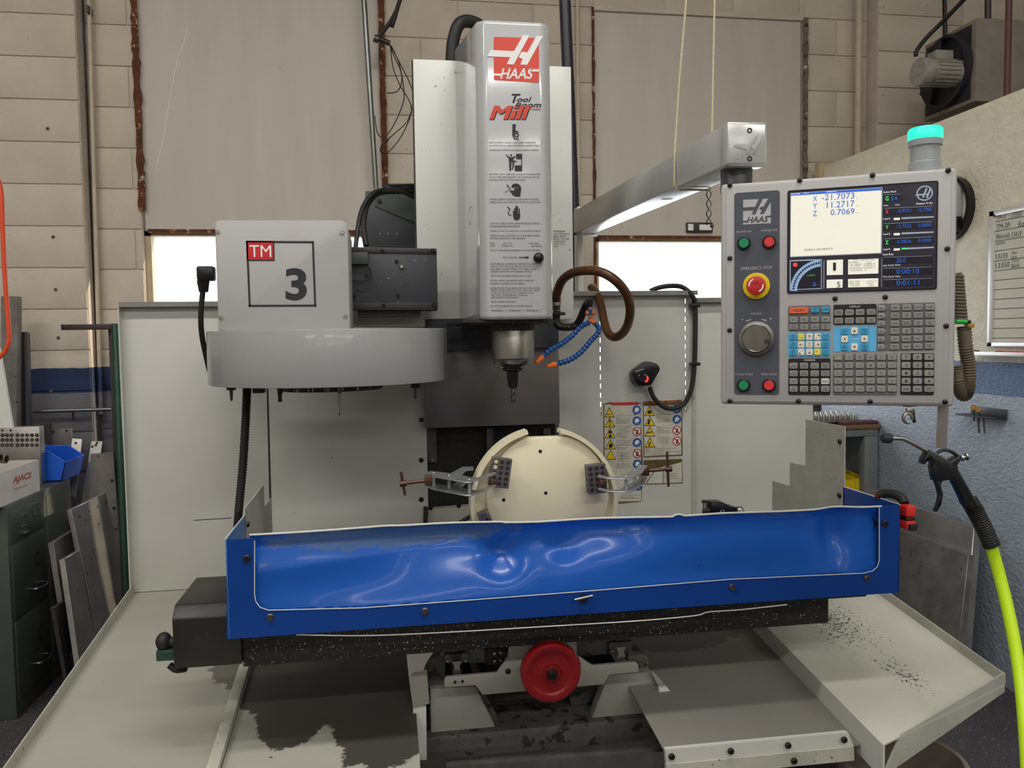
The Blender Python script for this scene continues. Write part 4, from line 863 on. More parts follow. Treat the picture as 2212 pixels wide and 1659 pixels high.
def c2(x, y): return (1680+x/6.1444, 390+y/6.1444)
def c3(x, y): return (1540+x/4.0963, 620+y/4.0963)
def c5(x, y): return (1690+x/6.9105, 640+y/6.9105)
def c6(x, y): return (1870+x/6.9118, 640+y/6.9118)
def rq(name, mat, c, r=.004, d=FD, th=.0012, par=pen):     # rounded plate from four corner pixels TL TR BR BL
    q = [pf(*p) for p in c]; uu = [uc(p) for p in q]; zz = [p.z for p in q]
    ua, ub = (uu[0]+uu[3])/2, (uu[1]+uu[2])/2; za, zb_ = (zz[2]+zz[3])/2, (zz[0]+zz[1])/2
    return B().prism(rrect(oo+PN*(d+th), PU, PW, ua, za, ub, zb_, r), -PN*th).build(name, mat, par)
def ptext(b, t, f, x0, y0, x1, y1, d=.001, shear=0, bold=0):     # x0,y0 lower left  x1,y1 upper right
    o = pf(*f(x0, y0)); U = pf(*f(x1, y0))-o; U = PU*U.dot(PU); W_ = V((0, 0, (pf(*f(x0, y1))-o).z))
    b.text(t, o+PN*d, U, W_, shear, bold)
# screws
for f, x, y in ((c1, 150, 247), (c1, 767, 205), (c1, 1411, 160), (c1, 2080, 117), (c1, 150, 893), (c1, 2072, 810), (c3, 1080, 103), (c3, 1523, 90), (c3, 148, 383), (c3, 2062, 345), (c3, 150, 1008), (c3, 757, 1010), (c3, 1390, 1013), (c3, 2052, 1015)):
    p = pf(*f(x, y))+PN*FD; B().lathe([(.0053, 0), (.005, .0016), (.0036, .003), (.0018, .0033), (.0016, .0015), (0, .0015)], p, PN, 16).build('screw', 'bolt_black', pen, p)
# dark strip with logo and buttons
stp = rq('button_strip', 'strip', [(1586.5, 416), (1684, 413), (1683, 852), (1586, 852)], .006)
D2 = FD+.0014
b = B(); pquad(b, [c1(*p) for p in ((268, 378), (512, 366), (512, 585), (268, 596))], D2, .0004); b.build('logo_square', 'grey_ink', stp)
b = B()
for pts in ([(405, 372), (440, 370), (375, 505), (342, 506), (360, 470), (266, 474), (266, 446), (372, 440)], [(488, 368), (513, 367), (513, 392), (450, 500), (417, 502), (434, 468), (410, 458), (425, 440), (448, 440)],
            [(266, 565), (312, 562), (305, 574), (266, 577)], [(480, 520), (513, 518), (513, 530), (470, 533)]): pquad(b, [c1(*p) for p in pts], D2+.0005, .0003)
ptext(b, 'HAAS', c1, 300, 582, 492, 530, D2+.0007, .28, .02); b.build('logo_print', 'strip', stp)
b = B()
for t, f, x0, y0, x1, y1 in (('POWER ON', c1, 210, 670, 342, 654), ('POWER OFF', c1, 428, 660, 570, 642), ('EMERGENCY STOP', c1, 250, 998, 524, 972), ('HANDLE', c3, 335, 246, 432, 228), ('-', c3, 250, 291, 272, 286), ('+', c3, 498, 293, 525, 268), ('CYCLE START', c3, 198, 780, 355, 763), ('FEED HOLD', c3, 430, 779, 566, 762)):
    ptext(b, t, f, x0, y0, x1, y1, D2)
for pts in ([(288, 303), (310, 288), (308, 294), (342, 284), (342, 290), (312, 299), (318, 303)], [(482, 300), (460, 284), (462, 291), (430, 280), (430, 287), (458, 297), (452, 301)]): pquad(b, [c3(*p) for p in pts], D2, .0003)
b.build('button_lettering', 'grey_ink', stp)
mk('btn_green', '#1f8a58', .35); mk('btn_red', '#e03a3a', .35); mk('btn_ring', '#17171c', .35); mk('estop_yellow', '#eccb12', .4); mk('estop_red', '#c02a2e', .3)
for f, x, y, m in ((c1, 275, 762, 'btn_green'), (c1, 498, 752, 'btn_red'), (c3, 272, 868, 'btn_green'), (c3, 497, 868, 'btn_red')):
    p = pf(*f(x, y))+PN*D2; q = B().lathe([(.0138, 0), (.0138, .004), (.0115, .0065), (.0108, .0065), (.0108, .003), (0, .003)], p, PN, 28).build('button_ring', 'btn_ring', pen, p)
    B().lathe([(.0104, .002), (.0104, .0055), (.0092, .0065), (0, .0065)], p, PN, 28).build('button_cap', m, q)
p = pf(*c1(385, 1140))+PN*D2; q = B().lathe([(.0272, 0), (.0272, .003), (.0262, .004), (0, .004)], p, PN, 40).build('emergency_plate', 'estop_yellow', pen, p)
B().lathe([(.011, .003), (.011, .015), (.0185, .016), (.0195, .021), (.0185, .027), (.012, .0285), (.006, .0285), (.0055, .0278), (0, .0278)], p, PN, 36).build('emergency_knob', 'estop_red', q)
b = B()
for a0 in (35, 215):
    for k in range(6):
        t0, t1 = math.radians(a0+k*12+80), math.radians(a0+(k+1)*12+80)
        f = lambda t, r: p+PN*.0285+(PU*math.cos(t)+PW*math.sin(t))*r
        b.poly((f(t0, .0125), f(t1, .0125), f(t1, .0152), f(t0, .0152)))
bmesh.ops.translate(b.bm, verts=b.bm.verts, vec=PN*.0004); b.build('knob_arrow_print', 'logo_white', q)
p = pf(*c3(385, 455))+PN*D2; q = B().lathe([(.0365, 0), (.0365, .006), (.0355, .0075), (.030, .0085), (.0285, .0125), (.0275, .0135), (.0265, .0125), (.0175, .0125), (0, .0122)], p, PN, 56).build('jog_wheel', 'steel', pen, p)
b = B()
for k in range(100):
    a = 2*math.pi*k/100; d = PU*math.cos(a)+PW*math.sin(a); n = PN.cross(d)*.0002; r0, r1 = .0325 if k % 5 else .031, .0352
    b.poly((p+d*r0+n+PN*.0084, p+d*r0-n+PN*.0084, p+d*r1-n+PN*.0081, p+d*r1+n+PN*.0081))
b.build('scale_marking', 'ink', q)
kp = pf(*c3(477, 475))+PN*(D2+.0125); B().lathe([(.005, 0), (.0045, .012), (.0038, .014), (.002, .014), (.0018, .0125), (0, .0125)], kp, PN, 18).build('jog_knob', 'steel_dark', q)
# screen --------------------------------------------------------------
scr = rq('screen', 'scr_dark', [c1(660, 295), c1(1990, 210), c1(1980, 1168), c1(657, 1206)], .004, FD, .001)
b = B(); q4 = [pf(*c) for c in (c1(660, 295), c1(1990, 210), c1(1980, 1168), c1(657, 1206))]
ua, ub, za, zb_ = (uc(q4[0])+uc(q4[3]))/2, (uc(q4[1])+uc(q4[2]))/2, (q4[2].z+q4[3].z)/2, (q4[0].z+q4[1].z)/2
o_ = rrect(oo+PN*(FD+.0018), PU, PW, ua, za, ub, zb_, .004); i_ = rrect(oo+PN*(FD+.0018), PU, PW, ua+.0022, za+.0022, ub-.0022, zb_-.0022, .003)
vo = [b.bm.verts.new(v) for v in o_]; vi = [b.bm.verts.new(v) for v in i_]
for k in range(len(vo)): b.bm.faces.new((vo[k], vo[(k+1) % len(vo)], vi[(k+1) % len(vo)], vi[k]))
bmesh.ops.solidify(b.bm, geom=list(b.bm.faces), thickness=-.0016); b.build('screen_bezel', 'panel_black', pen)
S0 = FD+.0012
SP = {}
def sq(mat, pts, lvl=0, f=c2): pquad(SP.setdefault(mat, B()), [f(*p) for p in pts], S0+lvl*.0003, .0002)
def stx(mat, t, x0, y0, x1, y1, bold=0, lvl=3): ptext(SP.setdefault(mat, B()), t, c2, x0, y0, x1, y1, S0+lvl*.0003+.0001, 0, bold)
sq('scr_line', [(170, 172), (1388, 92), (1378, 970), (165, 1022)], 0); sq('scr_blue', [(175, 180), (1384, 100), (1384, 132), (175, 206)], 1); sq('scr_white', [(175, 208), (1372, 134), (1362, 960), (170, 1010)], 2)
for t, x0, y0, x1, y1 in (('X', 467, 280, 522, 210), ('-21.7073', 585, 270, 1015, 190), ('Y', 467, 381, 520, 308), ('11.2717', 650, 370, 1015, 288), ('Z', 468, 478, 518, 408), ('0.7069', 700, 465, 1015, 388), ('in', 1040, 243, 1064, 230), ('in', 1040, 341, 1064, 328), ('in', 1040, 441, 1064, 428)): stx('scr_blue', t, x0, y0, x1, y1)
stx('scr_text', 'PRG-OPER', 178, 195, 295, 178); stx('scr_text', '(INC)', 338, 185, 410, 168); stx('scr_text', 'OPERATOR', 645, 165, 780, 146); stx('ink_soft', 'JOGGING Z  AXIS HANDLE .01', 348, 945, 728, 910)
# right column
stx('scr_text', 'Active Work', 1400, 172, 1570, 148); sq('scr_line', [(1420, 193), (1640, 183), (1640, 186), (1420, 196)], 1)
sq('scr_panel', [(1405, 200), (1655, 188), (1655, 270), (1405, 285)], 1); stx('scr_green', 'G', 1425, 275, 1468, 215, .02); stx('scr_blue', '54', 1498, 270, 1582, 220)
stx('scr_text', 'Axis', 1400, 345, 1462, 328); stx('scr_text', 'Work', 1552, 338, 1616, 320); stx('scr_text', 'Distance To Go', 1832, 325, 2050, 300)
for k, (ch_, m, v1, v2, y) in enumerate((('X', 'scr_red', '-0.9751', '10.7700', 0), ('Y', 'scr_green', '12.7222', '0.0000', 202), ('Z', 'scr_green', '6.3826', '0.0000', 404))):
    sq('scr_line', [(1410, 372+y), (2048, 342+y), (2048, 346+y), (1410, 376+y)], 1); sq('scr_panel', [(1405, 382+y), (2065, 352+y), (2065, 432+y), (1405, 468+y)], 1)
    stx(m, ch_, 1425, 446+y, 1468, 396+y, .02); stx('scr_blue', v1, 1580, 432+y, 1768, 388+y); stx('scr_blue', v2, 1860, 420+y, 2035, 372+y)
    stx('scr_text', 'Load %', 1397, 524+y, 1488, 502+y); sq('scr_white', [(1536, 500+y), (1618, 496+y), (1618, 526+y), (1536, 529+y)], 1); sq('scr_line', [(1640, 492+y), (2066, 476+y), (2066, 494+y), (1640, 516+y)], 1)
sq('scr_green', [(1640, 898), (1722, 895), (1722, 912), (1640, 916)], 2)
for t, y, v, x1 in (('Feed Rate', 985, '20.0', 1692), ('Last Cycle Time', 1133, '0:00:10', 1872), ('This Cycle Time', 1283, '0:01:11', 1872)):
    stx('scr_text', t, 1392, y+12, 1532 if t[0] == 'F' else 1622, y-12); sq('scr_line', [(1405, y+34), (2040, y+14), (2040, y+17), (1405, y+38)], 1)
    sq('scr_panel', [(1400, y+42), (2060, y+22), (2060, y+112), (1400, y+125)], 1); stx('scr_blue', v, 1570, y+110, x1, y+48)
# round emblem
b = SP.setdefault('scr_line', B()); ec = pf(*c2(1945, 172))+PN*S0; kk = (pf(*c2(2045, 172))-pf(*c2(1945, 172))).length/100
b.lathe([(92*kk, 0), (110*kk, 0), (110*kk, .0003), (92*kk, .0003), (92*kk, 0)], ec, PN, 32, False)
for pts in ([(1962, 105), (1985, 105), (1935, 232), (1912, 232), (1925, 200), (1815, 208), (1840, 185), (1930, 180)], [(2015, 105), (2035, 112), (1985, 235), (1960, 235), (1975, 200), (1955, 190), (1962, 178), (1985, 175)]): sq('scr_line', pts, 1)
# lower left gauge and tool windows
sq('scr_line', [(160, 1060), (440, 1048), (585, 1046), (582, 1440), (160, 1455)], 0); sq('scr_panel', [(172, 1075), (575, 1060), (572, 1428), (172, 1445)], 1)
b = SP.setdefault('scr_arc', B()); cx, cy = 600, 1480
arc = lambda a, r: pf(*c2(cx+r*math.cos(math.radians(a)), cy-r*math.sin(math.radians(a))*.98))+PN*(S0+.0006)
for a in range(95, 178, 6): b.poly([arc(min(a+6, 178), 345), arc(a, 345), arc(a, 440), arc(min(a+6, 178), 440)][::-1])
b2_ = SP.setdefault('scr_panel', B())
for a in range(98, 178, 5): 
    cc_ = arc(a, 395)+PN*.0003; b2_.lathe([(15*kk, 0), (15*kk, .0002)], cc_, PN, 10)
b = SP.setdefault('scr_red', B()); b.lathe([(34*kk, 0), (34*kk, .0003)], pf(*c2(232, 1120))+PN*(S0+.0008), PN, 24)
stx('scr_green', 'Load %', 395, 1270, 492, 1250); stx('scr_blue', '0', 467, 1408, 502, 1350, .02); stx('scr_blue', '%rpm', 512, 1396, 556, 1380)
sq('scr_white', [(650, 1060), (865, 1050), (863, 1252), (650, 1258)], 1); sq('ink', [(732, 1092), (772, 1090), (772, 1190), (752, 1206), (732, 1192)], 2)
sq('scr_white', [(648, 1318), (860, 1312), (858, 1422), (648, 1430)], 1); stx('ink', '5', 784, 1418, 828, 1345)
sq('scr_white', [(932, 1052), (1335, 1036), (1332, 1235), (932, 1250)], 1); sq('scr_white', [(932, 1308), (1332, 1298), (1330, 1410), (932, 1420)], 1)
for t, x0, y, x1 in (('TOOL: CENTER DRILL', 1000, 1060, 1285), ('MATERIAL:', 942, 1090, 1075), ('User', 1180, 1085, 1240), ('TL HEAD:  0.0000 in', 958, 1117, 1290), ('TL DIA.:  0.0010 in', 958, 1142, 1290), ('Z LENGTH: 4.6397 in', 945, 1170, 1290), ('FLUTES:  2', 970, 1196, 1165), ('FEED TIME:', 950, 1345, 1090), ('COM:16:31', 1175, 1340, 1312), ('TOOL USAGE:', 945, 1370, 1085), ('11014', 1185, 1368, 1255), ('TOOL LIFE:', 958, 1396, 1085), ('100%', 1215, 1392, 1270)): stx('ink_soft', t, x0, y+8, x1, y-9)
sq('scr_line', [(608, 1065), (616, 1065), (614, 1440), (606, 1440)], 1); sq('scr_line', [(1376, 1030), (1381, 1030), (1378, 1415), (1373, 1415)], 1)
for m, b in SP.items(): b.build('screen_print', m, scr)
# keypad -----------------------------------------------------------------
KS = {}
def key(x, y, wpx, hpx, f, mat, par, arrow=0):
    c0 = pf(*f(x, y)); k = (wpx, hpx, mat, arrow, f.__name__)
    if k not in KS:
        wm = (pf(*f(x+wpx/2, y))-pf(*f(x-wpx/2, y))).length; hm = (pf(*f(x, y-hpx/2))-pf(*f(x, y+hpx/2))).length
        bb_ = B()
        if arrow: bb_.prism([V((-wm/2, -hm/2, 0)), V((wm*.22, -hm/2, 0)), V((wm/2, 0, 0)), V((wm*.22, hm/2, 0)), V((-wm/2, hm/2, 0))], (0, 0, .0034), .0007, 2)
        else: bb_.prism(rrect((0, 0, 0), (1, 0, 0), (0, 1, 0), -wm/2, -hm/2, wm/2, hm/2, min(wm, hm)*.2, 3), (0, 0, .0034), .0006, 1)
        o = bb_.build('key', mat, None, V((0, 0, 0))); KS[k] = o.data; bpy.data.objects.remove(o)
    o = bpy.data.objects.new('key', KS[k]); link(o, par, c0+PN*(FD+.0012)); o.rotation_euler = PR3.to_euler(); return o
KT = {}
def kt(t, f, x, y, wpx, hpx, mat='ink'):
    b = KT.setdefault(mat, B()); ls = t.split('|'); n = len(ls)
    for i, l in enumerate(ls):
        if not l: continue
        hh_ = hpx*(.34 if n == 1 else .25); yc = y+(i-(n-1)/2)*hpx*.36+2
        ww = wpx*min(.86, (.17 if n == 1 and len(l) < 3 else .12)*len(l)+.03)
        ptext(b, l, f, x-ww/2, yc+hh_/2, x+ww/2, yc-hh_/2, FD+.0012+.0036)
g1 = rq('key_panel', 'panel_grey', [c5(88, 142), c5(715, 135), c5(715, 508), c5(88, 518)], .003)
key(246, 212, 283, 92, c5, 'key_orange', g1); kt('RESET', c5, 246, 212, 260, 92)
key(485, 205, 126, 88, c5, 'key_blue', g1); kt('POWER|UP|RESTART', c5, 485, 203, 110, 88); key(643, 200, 126, 88, c5, 'key_blue', g1); kt('RECOVER', c5, 643, 200, 110, 60)
for i, (x, t, t2) in enumerate(((167, 'F1', 'TOOL|OFFSET|MEASUR'), (326, 'F2', 'NEXT|TOOL'), (484, 'F3', 'TOOL|RELEASE'), (643, 'F4', 'PART|ZERO|SET'))):
    key(x, 352-i*2.5, 125, 88, c5, 'key_grey', g1); kt(t, c5, x, 352-i*2.5, 125, 88); key(x, 460-i*2.5, 125, 88, c5, 'key_grey', g1); kt(t2, c5, x, 458-i*2.5, 110, 80)
g2 = rq('key_panel', 'panel_blue', [c5(88, 548), c5(715, 540), c5(715, 898), c5(88, 905)], .001)
jg = [['CHIP|FWD', '+A', '+Z', '-Y', 'CLNT|UP'], ['CHIP|STOP', '+X', 'JOG|LOCK', '-X', 'CLNT|DOWN'], ['CHIP|REV', '+Y', '-Z', '-A', 'AUX|CLNT']]
for r, y in enumerate((607, 722, 833)):
    for c, x in enumerate((157, 279, 402, 523, 648)):
        m = 'key_blue' if c in (0, 4) else 'key_yellow' if (r, c) in ((0, 1), (2, 3)) else 'key_white'
        key(x, y-c, 97, 97, c5, m, g2)
        if c in (0, 4) or (r, c) == (1, 2): kt(jg[r][c], c5, x, y-c, 90, 90)
        else:
            b = KT.setdefault('ink', B()); d = {(0, 1): (-1, -1), (0, 2): (0, -1), (0, 3): (1, -1), (1, 1): (-1, 0), (1, 3): (1, 0), (2, 1): (-1, 1), (2, 2): (0, 1), (2, 3): (1, 1)}[(r, c)]
            if (r, c) not in ((0, 1), (2, 3)):
                px_, py_ = x+d[0]*14, y-c+d[1]*14
                if d[0] and d[1]: tri_ = [(px_+d[0]*18, py_+d[1]*16), (px_+d[0]*18, py_-d[1]*14), (px_-d[0]*14, py_+d[1]*16)]
                else: tri_ = [(px_+d[0]*16-d[1]*18, py_+d[1]*14-d[0]*0-abs(d[0])*0), (px_+d[0]*16+d[1]*18, py_+d[1]*14), (px_, py_-d[1]*0)]
                if d[1] and not d[0]: tri_ = [(x-20, py_-d[1]*8), (x+20, py_-d[1]*8), (x, py_+d[1]*14)]
                if d[0] and not d[1]: tri_ = [(px_-d[0]*8, y-c-20), (px_-d[0]*8, y-c+20), (px_+d[0]*14, y-c)]
                pquad(b, [c5(*p) for p in tri_], FD+.005, .0003)
            kt(jg[r][c], c5, x-d[0]*16, y-c-d[1]*16, 60, 60)
g3 = rq('key_panel', 'panel_black', [c5(90, 930), c5(715, 926), c5(715, 1470), c5(90, 1472)], .003)
kt('OVERRIDES', c5, 405, 950, 200, 80, 'white_ink')
ov = [['-10|FEED RATE', '100%|FEED RATE', '+10|FEED RATE', 'HANDLE|CONTROL|FEED'], ['-10|SPINDLE', '100%|SPINDLE', '+10|SPINDLE', 'HANDLE|CONTROL|SPIN'], ['CW', 'STOP', 'CCW', 'SPINDLE'], ['5%|RAPID', '25%|RAPID', '50%|RAPID', '100%|RAPID']]
for r, y in enumerate((1036, 1150, 1267, 1380)):
    for c, x in enumerate((166, 322, 480, 638)): key(x, y, 126, 88, c5, 'key_lit' if (r, c) == (2, 3) else 'key_grey', g3); kt(ov[r][c], c5, x, y, 112, 80)
g4 = rq('key_panel', 'panel_black', [c5(758, 128), c6(158, 112), c6(158, 412), c5(762, 432)], .003)
kt('DISPLAY', c5, 1082, 155, 190, 80, 'white_ink')
dp = [['PRGRM|CONVRS', 'POSIT', 'OFFSET', 'CURNT|COMDS'], ['ALARM|MESGS', 'PARAM|DGNOS', 'SETNG|GRAPH', 'HELP|CALC']]
for r, y in enumerate((246, 367)):
    for c, x in enumerate((837, 997, 1156, 1321)): key(x, y-c*3.5, 132, 88, c5, 'key_grey', g4); kt(dp[r][c], c5, x, y-c*3.5, 115, 80)
g5 = rq('key_panel', 'panel_blue', [c5(758, 458), c6(158, 448), c6(158, 820), c5(758, 828)], .001)
for x, y, m, t in ((925, 520, 'key_blue', 'HOME'), (1072, 517, 'key_white', 'u'), (1222, 514, 'key_blue', 'PAGE|UP'), (925, 640, 'key_white', 'l'), (1222, 636, 'key_white', 'r'), (925, 759, 'key_blue', 'END'), (1072, 758, 'key_white', 'd'), (1222, 755, 'key_blue', 'PAGE|DOWN')):
    key(x, y, 102, 100, c5, m, g5)
    tr = {'u': [(-20, 14), (20, 14), (0, -14)], 'd': [(-20, -14), (20, -14), (0, 14)], 'l': [(12, -20), (12, 20), (-14, 0)], 'r': [(-12, -20), (-12, 20), (14, 0)]}
    if t in tr: pquad(KT.setdefault('ink', B()), [c5(x+dx, y+dy) for dx, dy in tr[t]], FD+.005, .0003)
    else: kt(t, c5, x, y, 90, 90)
kt('CURSOR', c5, 1072, 634, 130, 72, 'white_ink')
g6 = rq('key_panel', 'panel_grey', [c6(178, 112), c6(1030, 92), c6(1022, 800), c6(170, 812)], .003)
md = [['EDIT', 'INSERT', 'ALTER', 'DELETE', 'UNDO'], ['MEM', 'SINGLE|BLOCK', 'DRY|RUN', 'OPTION|STOP', 'BLOCK|DELETE'], ['MDI|DNC', 'COOLNT', 'ORIENT|SPINDLE', 'ATC|FWD', 'ATC|REV'], ['HAND|JOG', '.0001|.1', '.001|1', '.01|10', '.1|100'], ['ZERO|RET', 'ALL', 'ORIGIN', 'SINGL', 'HOME|G28'], ['LIST|PROG', 'SELECT|PROG', 'SEND', 'RECV', 'ERASE|PROG']]
for r, y in enumerate((178, 293, 410, 526, 642, 757)):
    for c, x in enumerate((240, 434, 607, 780, 952)):
        x -= r*1.5; yy = y-c*4; key(x, yy, 120 if c == 0 else 137, 88, c6, 'key_grey', g6, c == 0); kt(md[r][c], c6, x-(12 if c == 0 else 0), yy, 90 if c == 0 else 115, 80)
g7 = rq('key_panel', 'panel_grey', [c5(757, 865), c6(468, 855), c6(463, 1472), c5(755, 1474)], .003)
al = ['SHIFT', 'A', 'B', 'C', 'D', 'E', 'F', 'G', 'H', 'I', 'J', 'K', 'L', 'M', 'N', 'O', 'P', 'Q', 'R', 'S', 'T', 'U', 'V', 'W', 'X', 'Y', 'Z', 'EOB', '(', ')']
for i, t in enumerate(al):
    x = 832+(i % 6)*160; y = (912, 1030, 1147, 1263, 1381)[i//6]; key(x, y-(i % 6)*.8, 130, 88, c5, 'key_grey', g7); kt(t, c5, x, y-(i % 6)*.8, 112, 88, 'st_yellow' if t == 'SHIFT' else 'ink')
g8 = rq('key_panel', 'panel_black', [c6(520, 855), c6(1020, 845), c6(1012, 1470), c6(513, 1476)], .003)
for i, t in enumerate(('7', '8', '9', '4', '5', '6', '1', '2', '3', '-', '0', '.', 'CANCEL', 'SPACE', 'WRITE|ENTER')):
    x = (597, 766, 937)[i % 3]; y = (906, 1026, 1144, 1263, 1381)[i//3]; key(x, y, 138, 92, c6, 'key_grey', g8); kt(t, c6, x, y, 118 if len(t) > 2 else 150, 80 if len(t) > 2 else 110)
    if i < 12 and i not in (2,):
        pquad(KT.setdefault('st_yellow', B()), [c6(x-45+dx, y-22+dy) for dx, dy in ((0, 0), (14, 0), (14, 12), (0, 12))], FD+.005, .0002)
for m, b in KT.items(): b.build('key_lettering', m, pen)
# underside clip, hanging strap, side edge details
B().prism([pf(1955, 876)-PN*.03+V((0, 0, 0)), pf(1985, 876)-PN*.03, pf(1985, 881)-PN*.03, pf(1955, 881)-PN*.03], -PN*.02).build('clip_base', 'black_gloss', pen)
strap = B().prism([pf(2036, 872)-PN*.05, pf(2061, 872)-PN*.05, pf(2056, 975)-PN*.05, pf(2032, 975)-PN*.05], -PN*.003).build('hanging_strap', 'alu', pen)
# swing arm and its swivel
A0 = PY(1262, 480, 3.15); A1 = PY(1597, 314, 1.66); A1.z = PY(1600, 314, 1.64).z
ad = (A1-A0).normalized(); AS = .088
sa = B().beam(A0, A1, AS, AS, bev=.006).build('swing_arm', 'armpaint', pen)
ax_ = ad.cross(V((0, 0, 1))).normalized(); az_ = ax_.cross(ad)
if ax_.x < 0: ax_ = -ax_
ce = A1+ad*.02
R_ = Matrix((ax_, ad, V((0, 0, 1)))).transposed()
cap = B().box(ce, (AS+.002, .045, AS+.004), R_, .007, 3).build('arm_cap', 'armpaint', pen)
fc = A1+ad*.0426
for dz in (.027, -.031): 
    p = fc+V((0, 0, dz))-ax_*(-.004); B().lathe([(.0055, -.001), (.0055, .001), (.003, .001), (.003, -.0005), (0, -.0005)], p, ad, 16).build('screw', 'bolt_black', cap, p)
b = B()
for pts in ([(.02, .022), (.028, .022), (.006, -.022), (-.002, -.022), (.002, -.014), (-.032, -.006), (-.028, .002), (.006, .002)], [(.037, .022), (.045, .022), (.022, -.022), (.014, -.022), (.018, -.012), (.012, -.008), (.016, -.001), (.022, 0)]):
    b.prism([fc+ax_*(x-.004)*.85+V((0, 0, z*.85-.002)) for x, z in pts], ad*.0012, .0004)
b.build('emblem', 'pendant', cap)
sv = PY(1605, 372, 1.66)
zs1 = pf(1600, 394).z
swp = A1-ad*.015; B().lathe([(.034, zs1-.01), (.034, zs1+.004), (.033, zs1+.006), (.0335, A1.z-AS/2+.004)], V((swp.x, swp.y, 0)), (0, 0, 1), 32).build('swivel', 'slide', pen)
for t in (.32, .1):
    p = A1.lerp(A0, t)+V((0, 0, -AS/2-.0006)); B().cyl(p, p+V((0, 0, .001)), .016, n=24).build('cable_hole', 'panel_black', sa)
# mounting post behind
po = A0-ad*.0; B().bb((po.x-.03, po.y-.01, .5), (po.x-.008, po.y+.05, po.z+.06), .003).bb((po.x-.03, po.y+.0, po.z-.05), (po.x+.06, po.y+.05, po.z+.05), .003).build('mounting_post', 'wing', pen)
# beacon
bp = pf(2006, 364)-PN*.045; bz = pf(2006, 366).z
def brow(y): return PP(2006, y, bp, PN).z
bcn = B().lathe([(.030, bz-.004), (.030, brow(352)), (.0275, brow(350)), (.0275, brow(318)), (.031, brow(316)), (.0315, brow(303))], V((bp.x, bp.y, 0)), (0, 0, 1), 36).build('beacon', 'beacon_grey', pen)
B().lathe([(.0315, brow(303)), (.0318, brow(300)), (.0318, brow(281)), (.029, brow(277)), (0, brow(276))], V((bp.x, bp.y, 0)), (0, 0, 1), 36).build('beacon_lens', 'beacon_green', bcn)
# ================================================================ workpiece, blocks and clamps on the table
PYw = 2.05
pc = PY(1178, 1086, PYw); PRr = (PY(1338, 1086, PYw)-PY(1019, 1086, PYw)).x/2
zc_ = PY(1178, 946, PYw).z; zh_ = PY(1100, 931, PYw).z; zfl = 1.037
def clip_disc(cx, cz, r, Y, ztop, zbot, n=96):
    out = []
    for i in range(n):
        a = 2*math.pi*i/n; out.append(V((cx+r*math.cos(a), Y, min(ztop, max(zbot, cz+r*math.sin(a))))))
    res = [out[0]]
    for p in out[1:]:
        if (p-res[-1]).length > 1e-4: res.append(p)
    return res
wp = thing('workpiece', 'cream plastic dish with a raised rim and cut-off top standing on the table', 'workpiece', (pc.x, PYw, zfl))
B().prism(clip_disc(pc.x, pc.z, PRr-.002, PYw+.032, zc_, zfl), (0, .014, 0)).build('back_plate', 'cream', wp)
b = B(); aa0 = math.asin((zh_-pc.z)/PRr); n = 90; ang = [aa0-(math.pi+2*aa0)*i/n for i in range(n+1)]
bot = []
ro = [V((pc.x+PRr*math.cos(a), PYw, max(zfl, pc.z+PRr*math.sin(a)))) for a in ang]; ri = [V((pc.x+(PRr-.011)*math.cos(a), PYw, max(zfl+.008, pc.z+(PRr-.011)*math.sin(a)))) for a in ang]
for i in range(n):
    v = [b.bm.verts.new(p) for p in (ro[i], ro[i+1], ri[i+1], ri[i])]; v2 = [b.bm.verts.new(p+V((0, .046, 0))) for p in (ro[i], ro[i+1], ri[i+1], ri[i])]
    b.bm.faces.new(v); b.bm.faces.new(v2[::-1])
    for j in ((0, 1), (2, 3)): b.bm.faces.new((v[j[0]], v2[j[0]], v2[j[1]], v[j[1]]))
    if i in (0, n-1):
        j = (3, 0) if i == 0 else (1, 2); b.bm.faces.new((v[j[0]], v2[j[0]], v2[j[1]], v[j[1]]))
bmesh.ops.remove_doubles(b.bm, verts=b.bm.verts, dist=1e-5); bmesh.ops.recalc_face_normals(b.bm, faces=b.bm.faces)
b.build('rim', 'cream', wp, smooth=50)
pcx = PY(1187, 1072, PYw).x; pcz = PY(1187, 1072, PYw).z
B().prism(clip_disc(pcx, pcz, .1635, PYw+.012, zc_, zfl), (0, .021, 0), .0025, 2).build('raised_face', 'cream', wp, smooth=50)
for x, y in ((1167, 975), (1179, 1065), (1088, 1080)):
    c0 = PY(x, y, PYw+.012); B().lathe([(.0046, 0), (.0046, .0006), (.003, .0007), (.0028, -.003), (0, -.003)], c0, (0, -1, 0), 16).build('drilled_hole', 'hole', wp, c0)
B().bb((pc.x-.12, PYw+.05, zfl), (pc.x+.12, PYw+.075, 1.25), .002).bb((pc.x-.12, PYw+.05, zfl), (pc.x+.12, PYw+.095, zfl+.02), .002).build('support_plate', 'blockgrey', wp)
RY = lambda a: Matrix.Rotation(math.radians(a), 3, 'Y')
_hole = {}
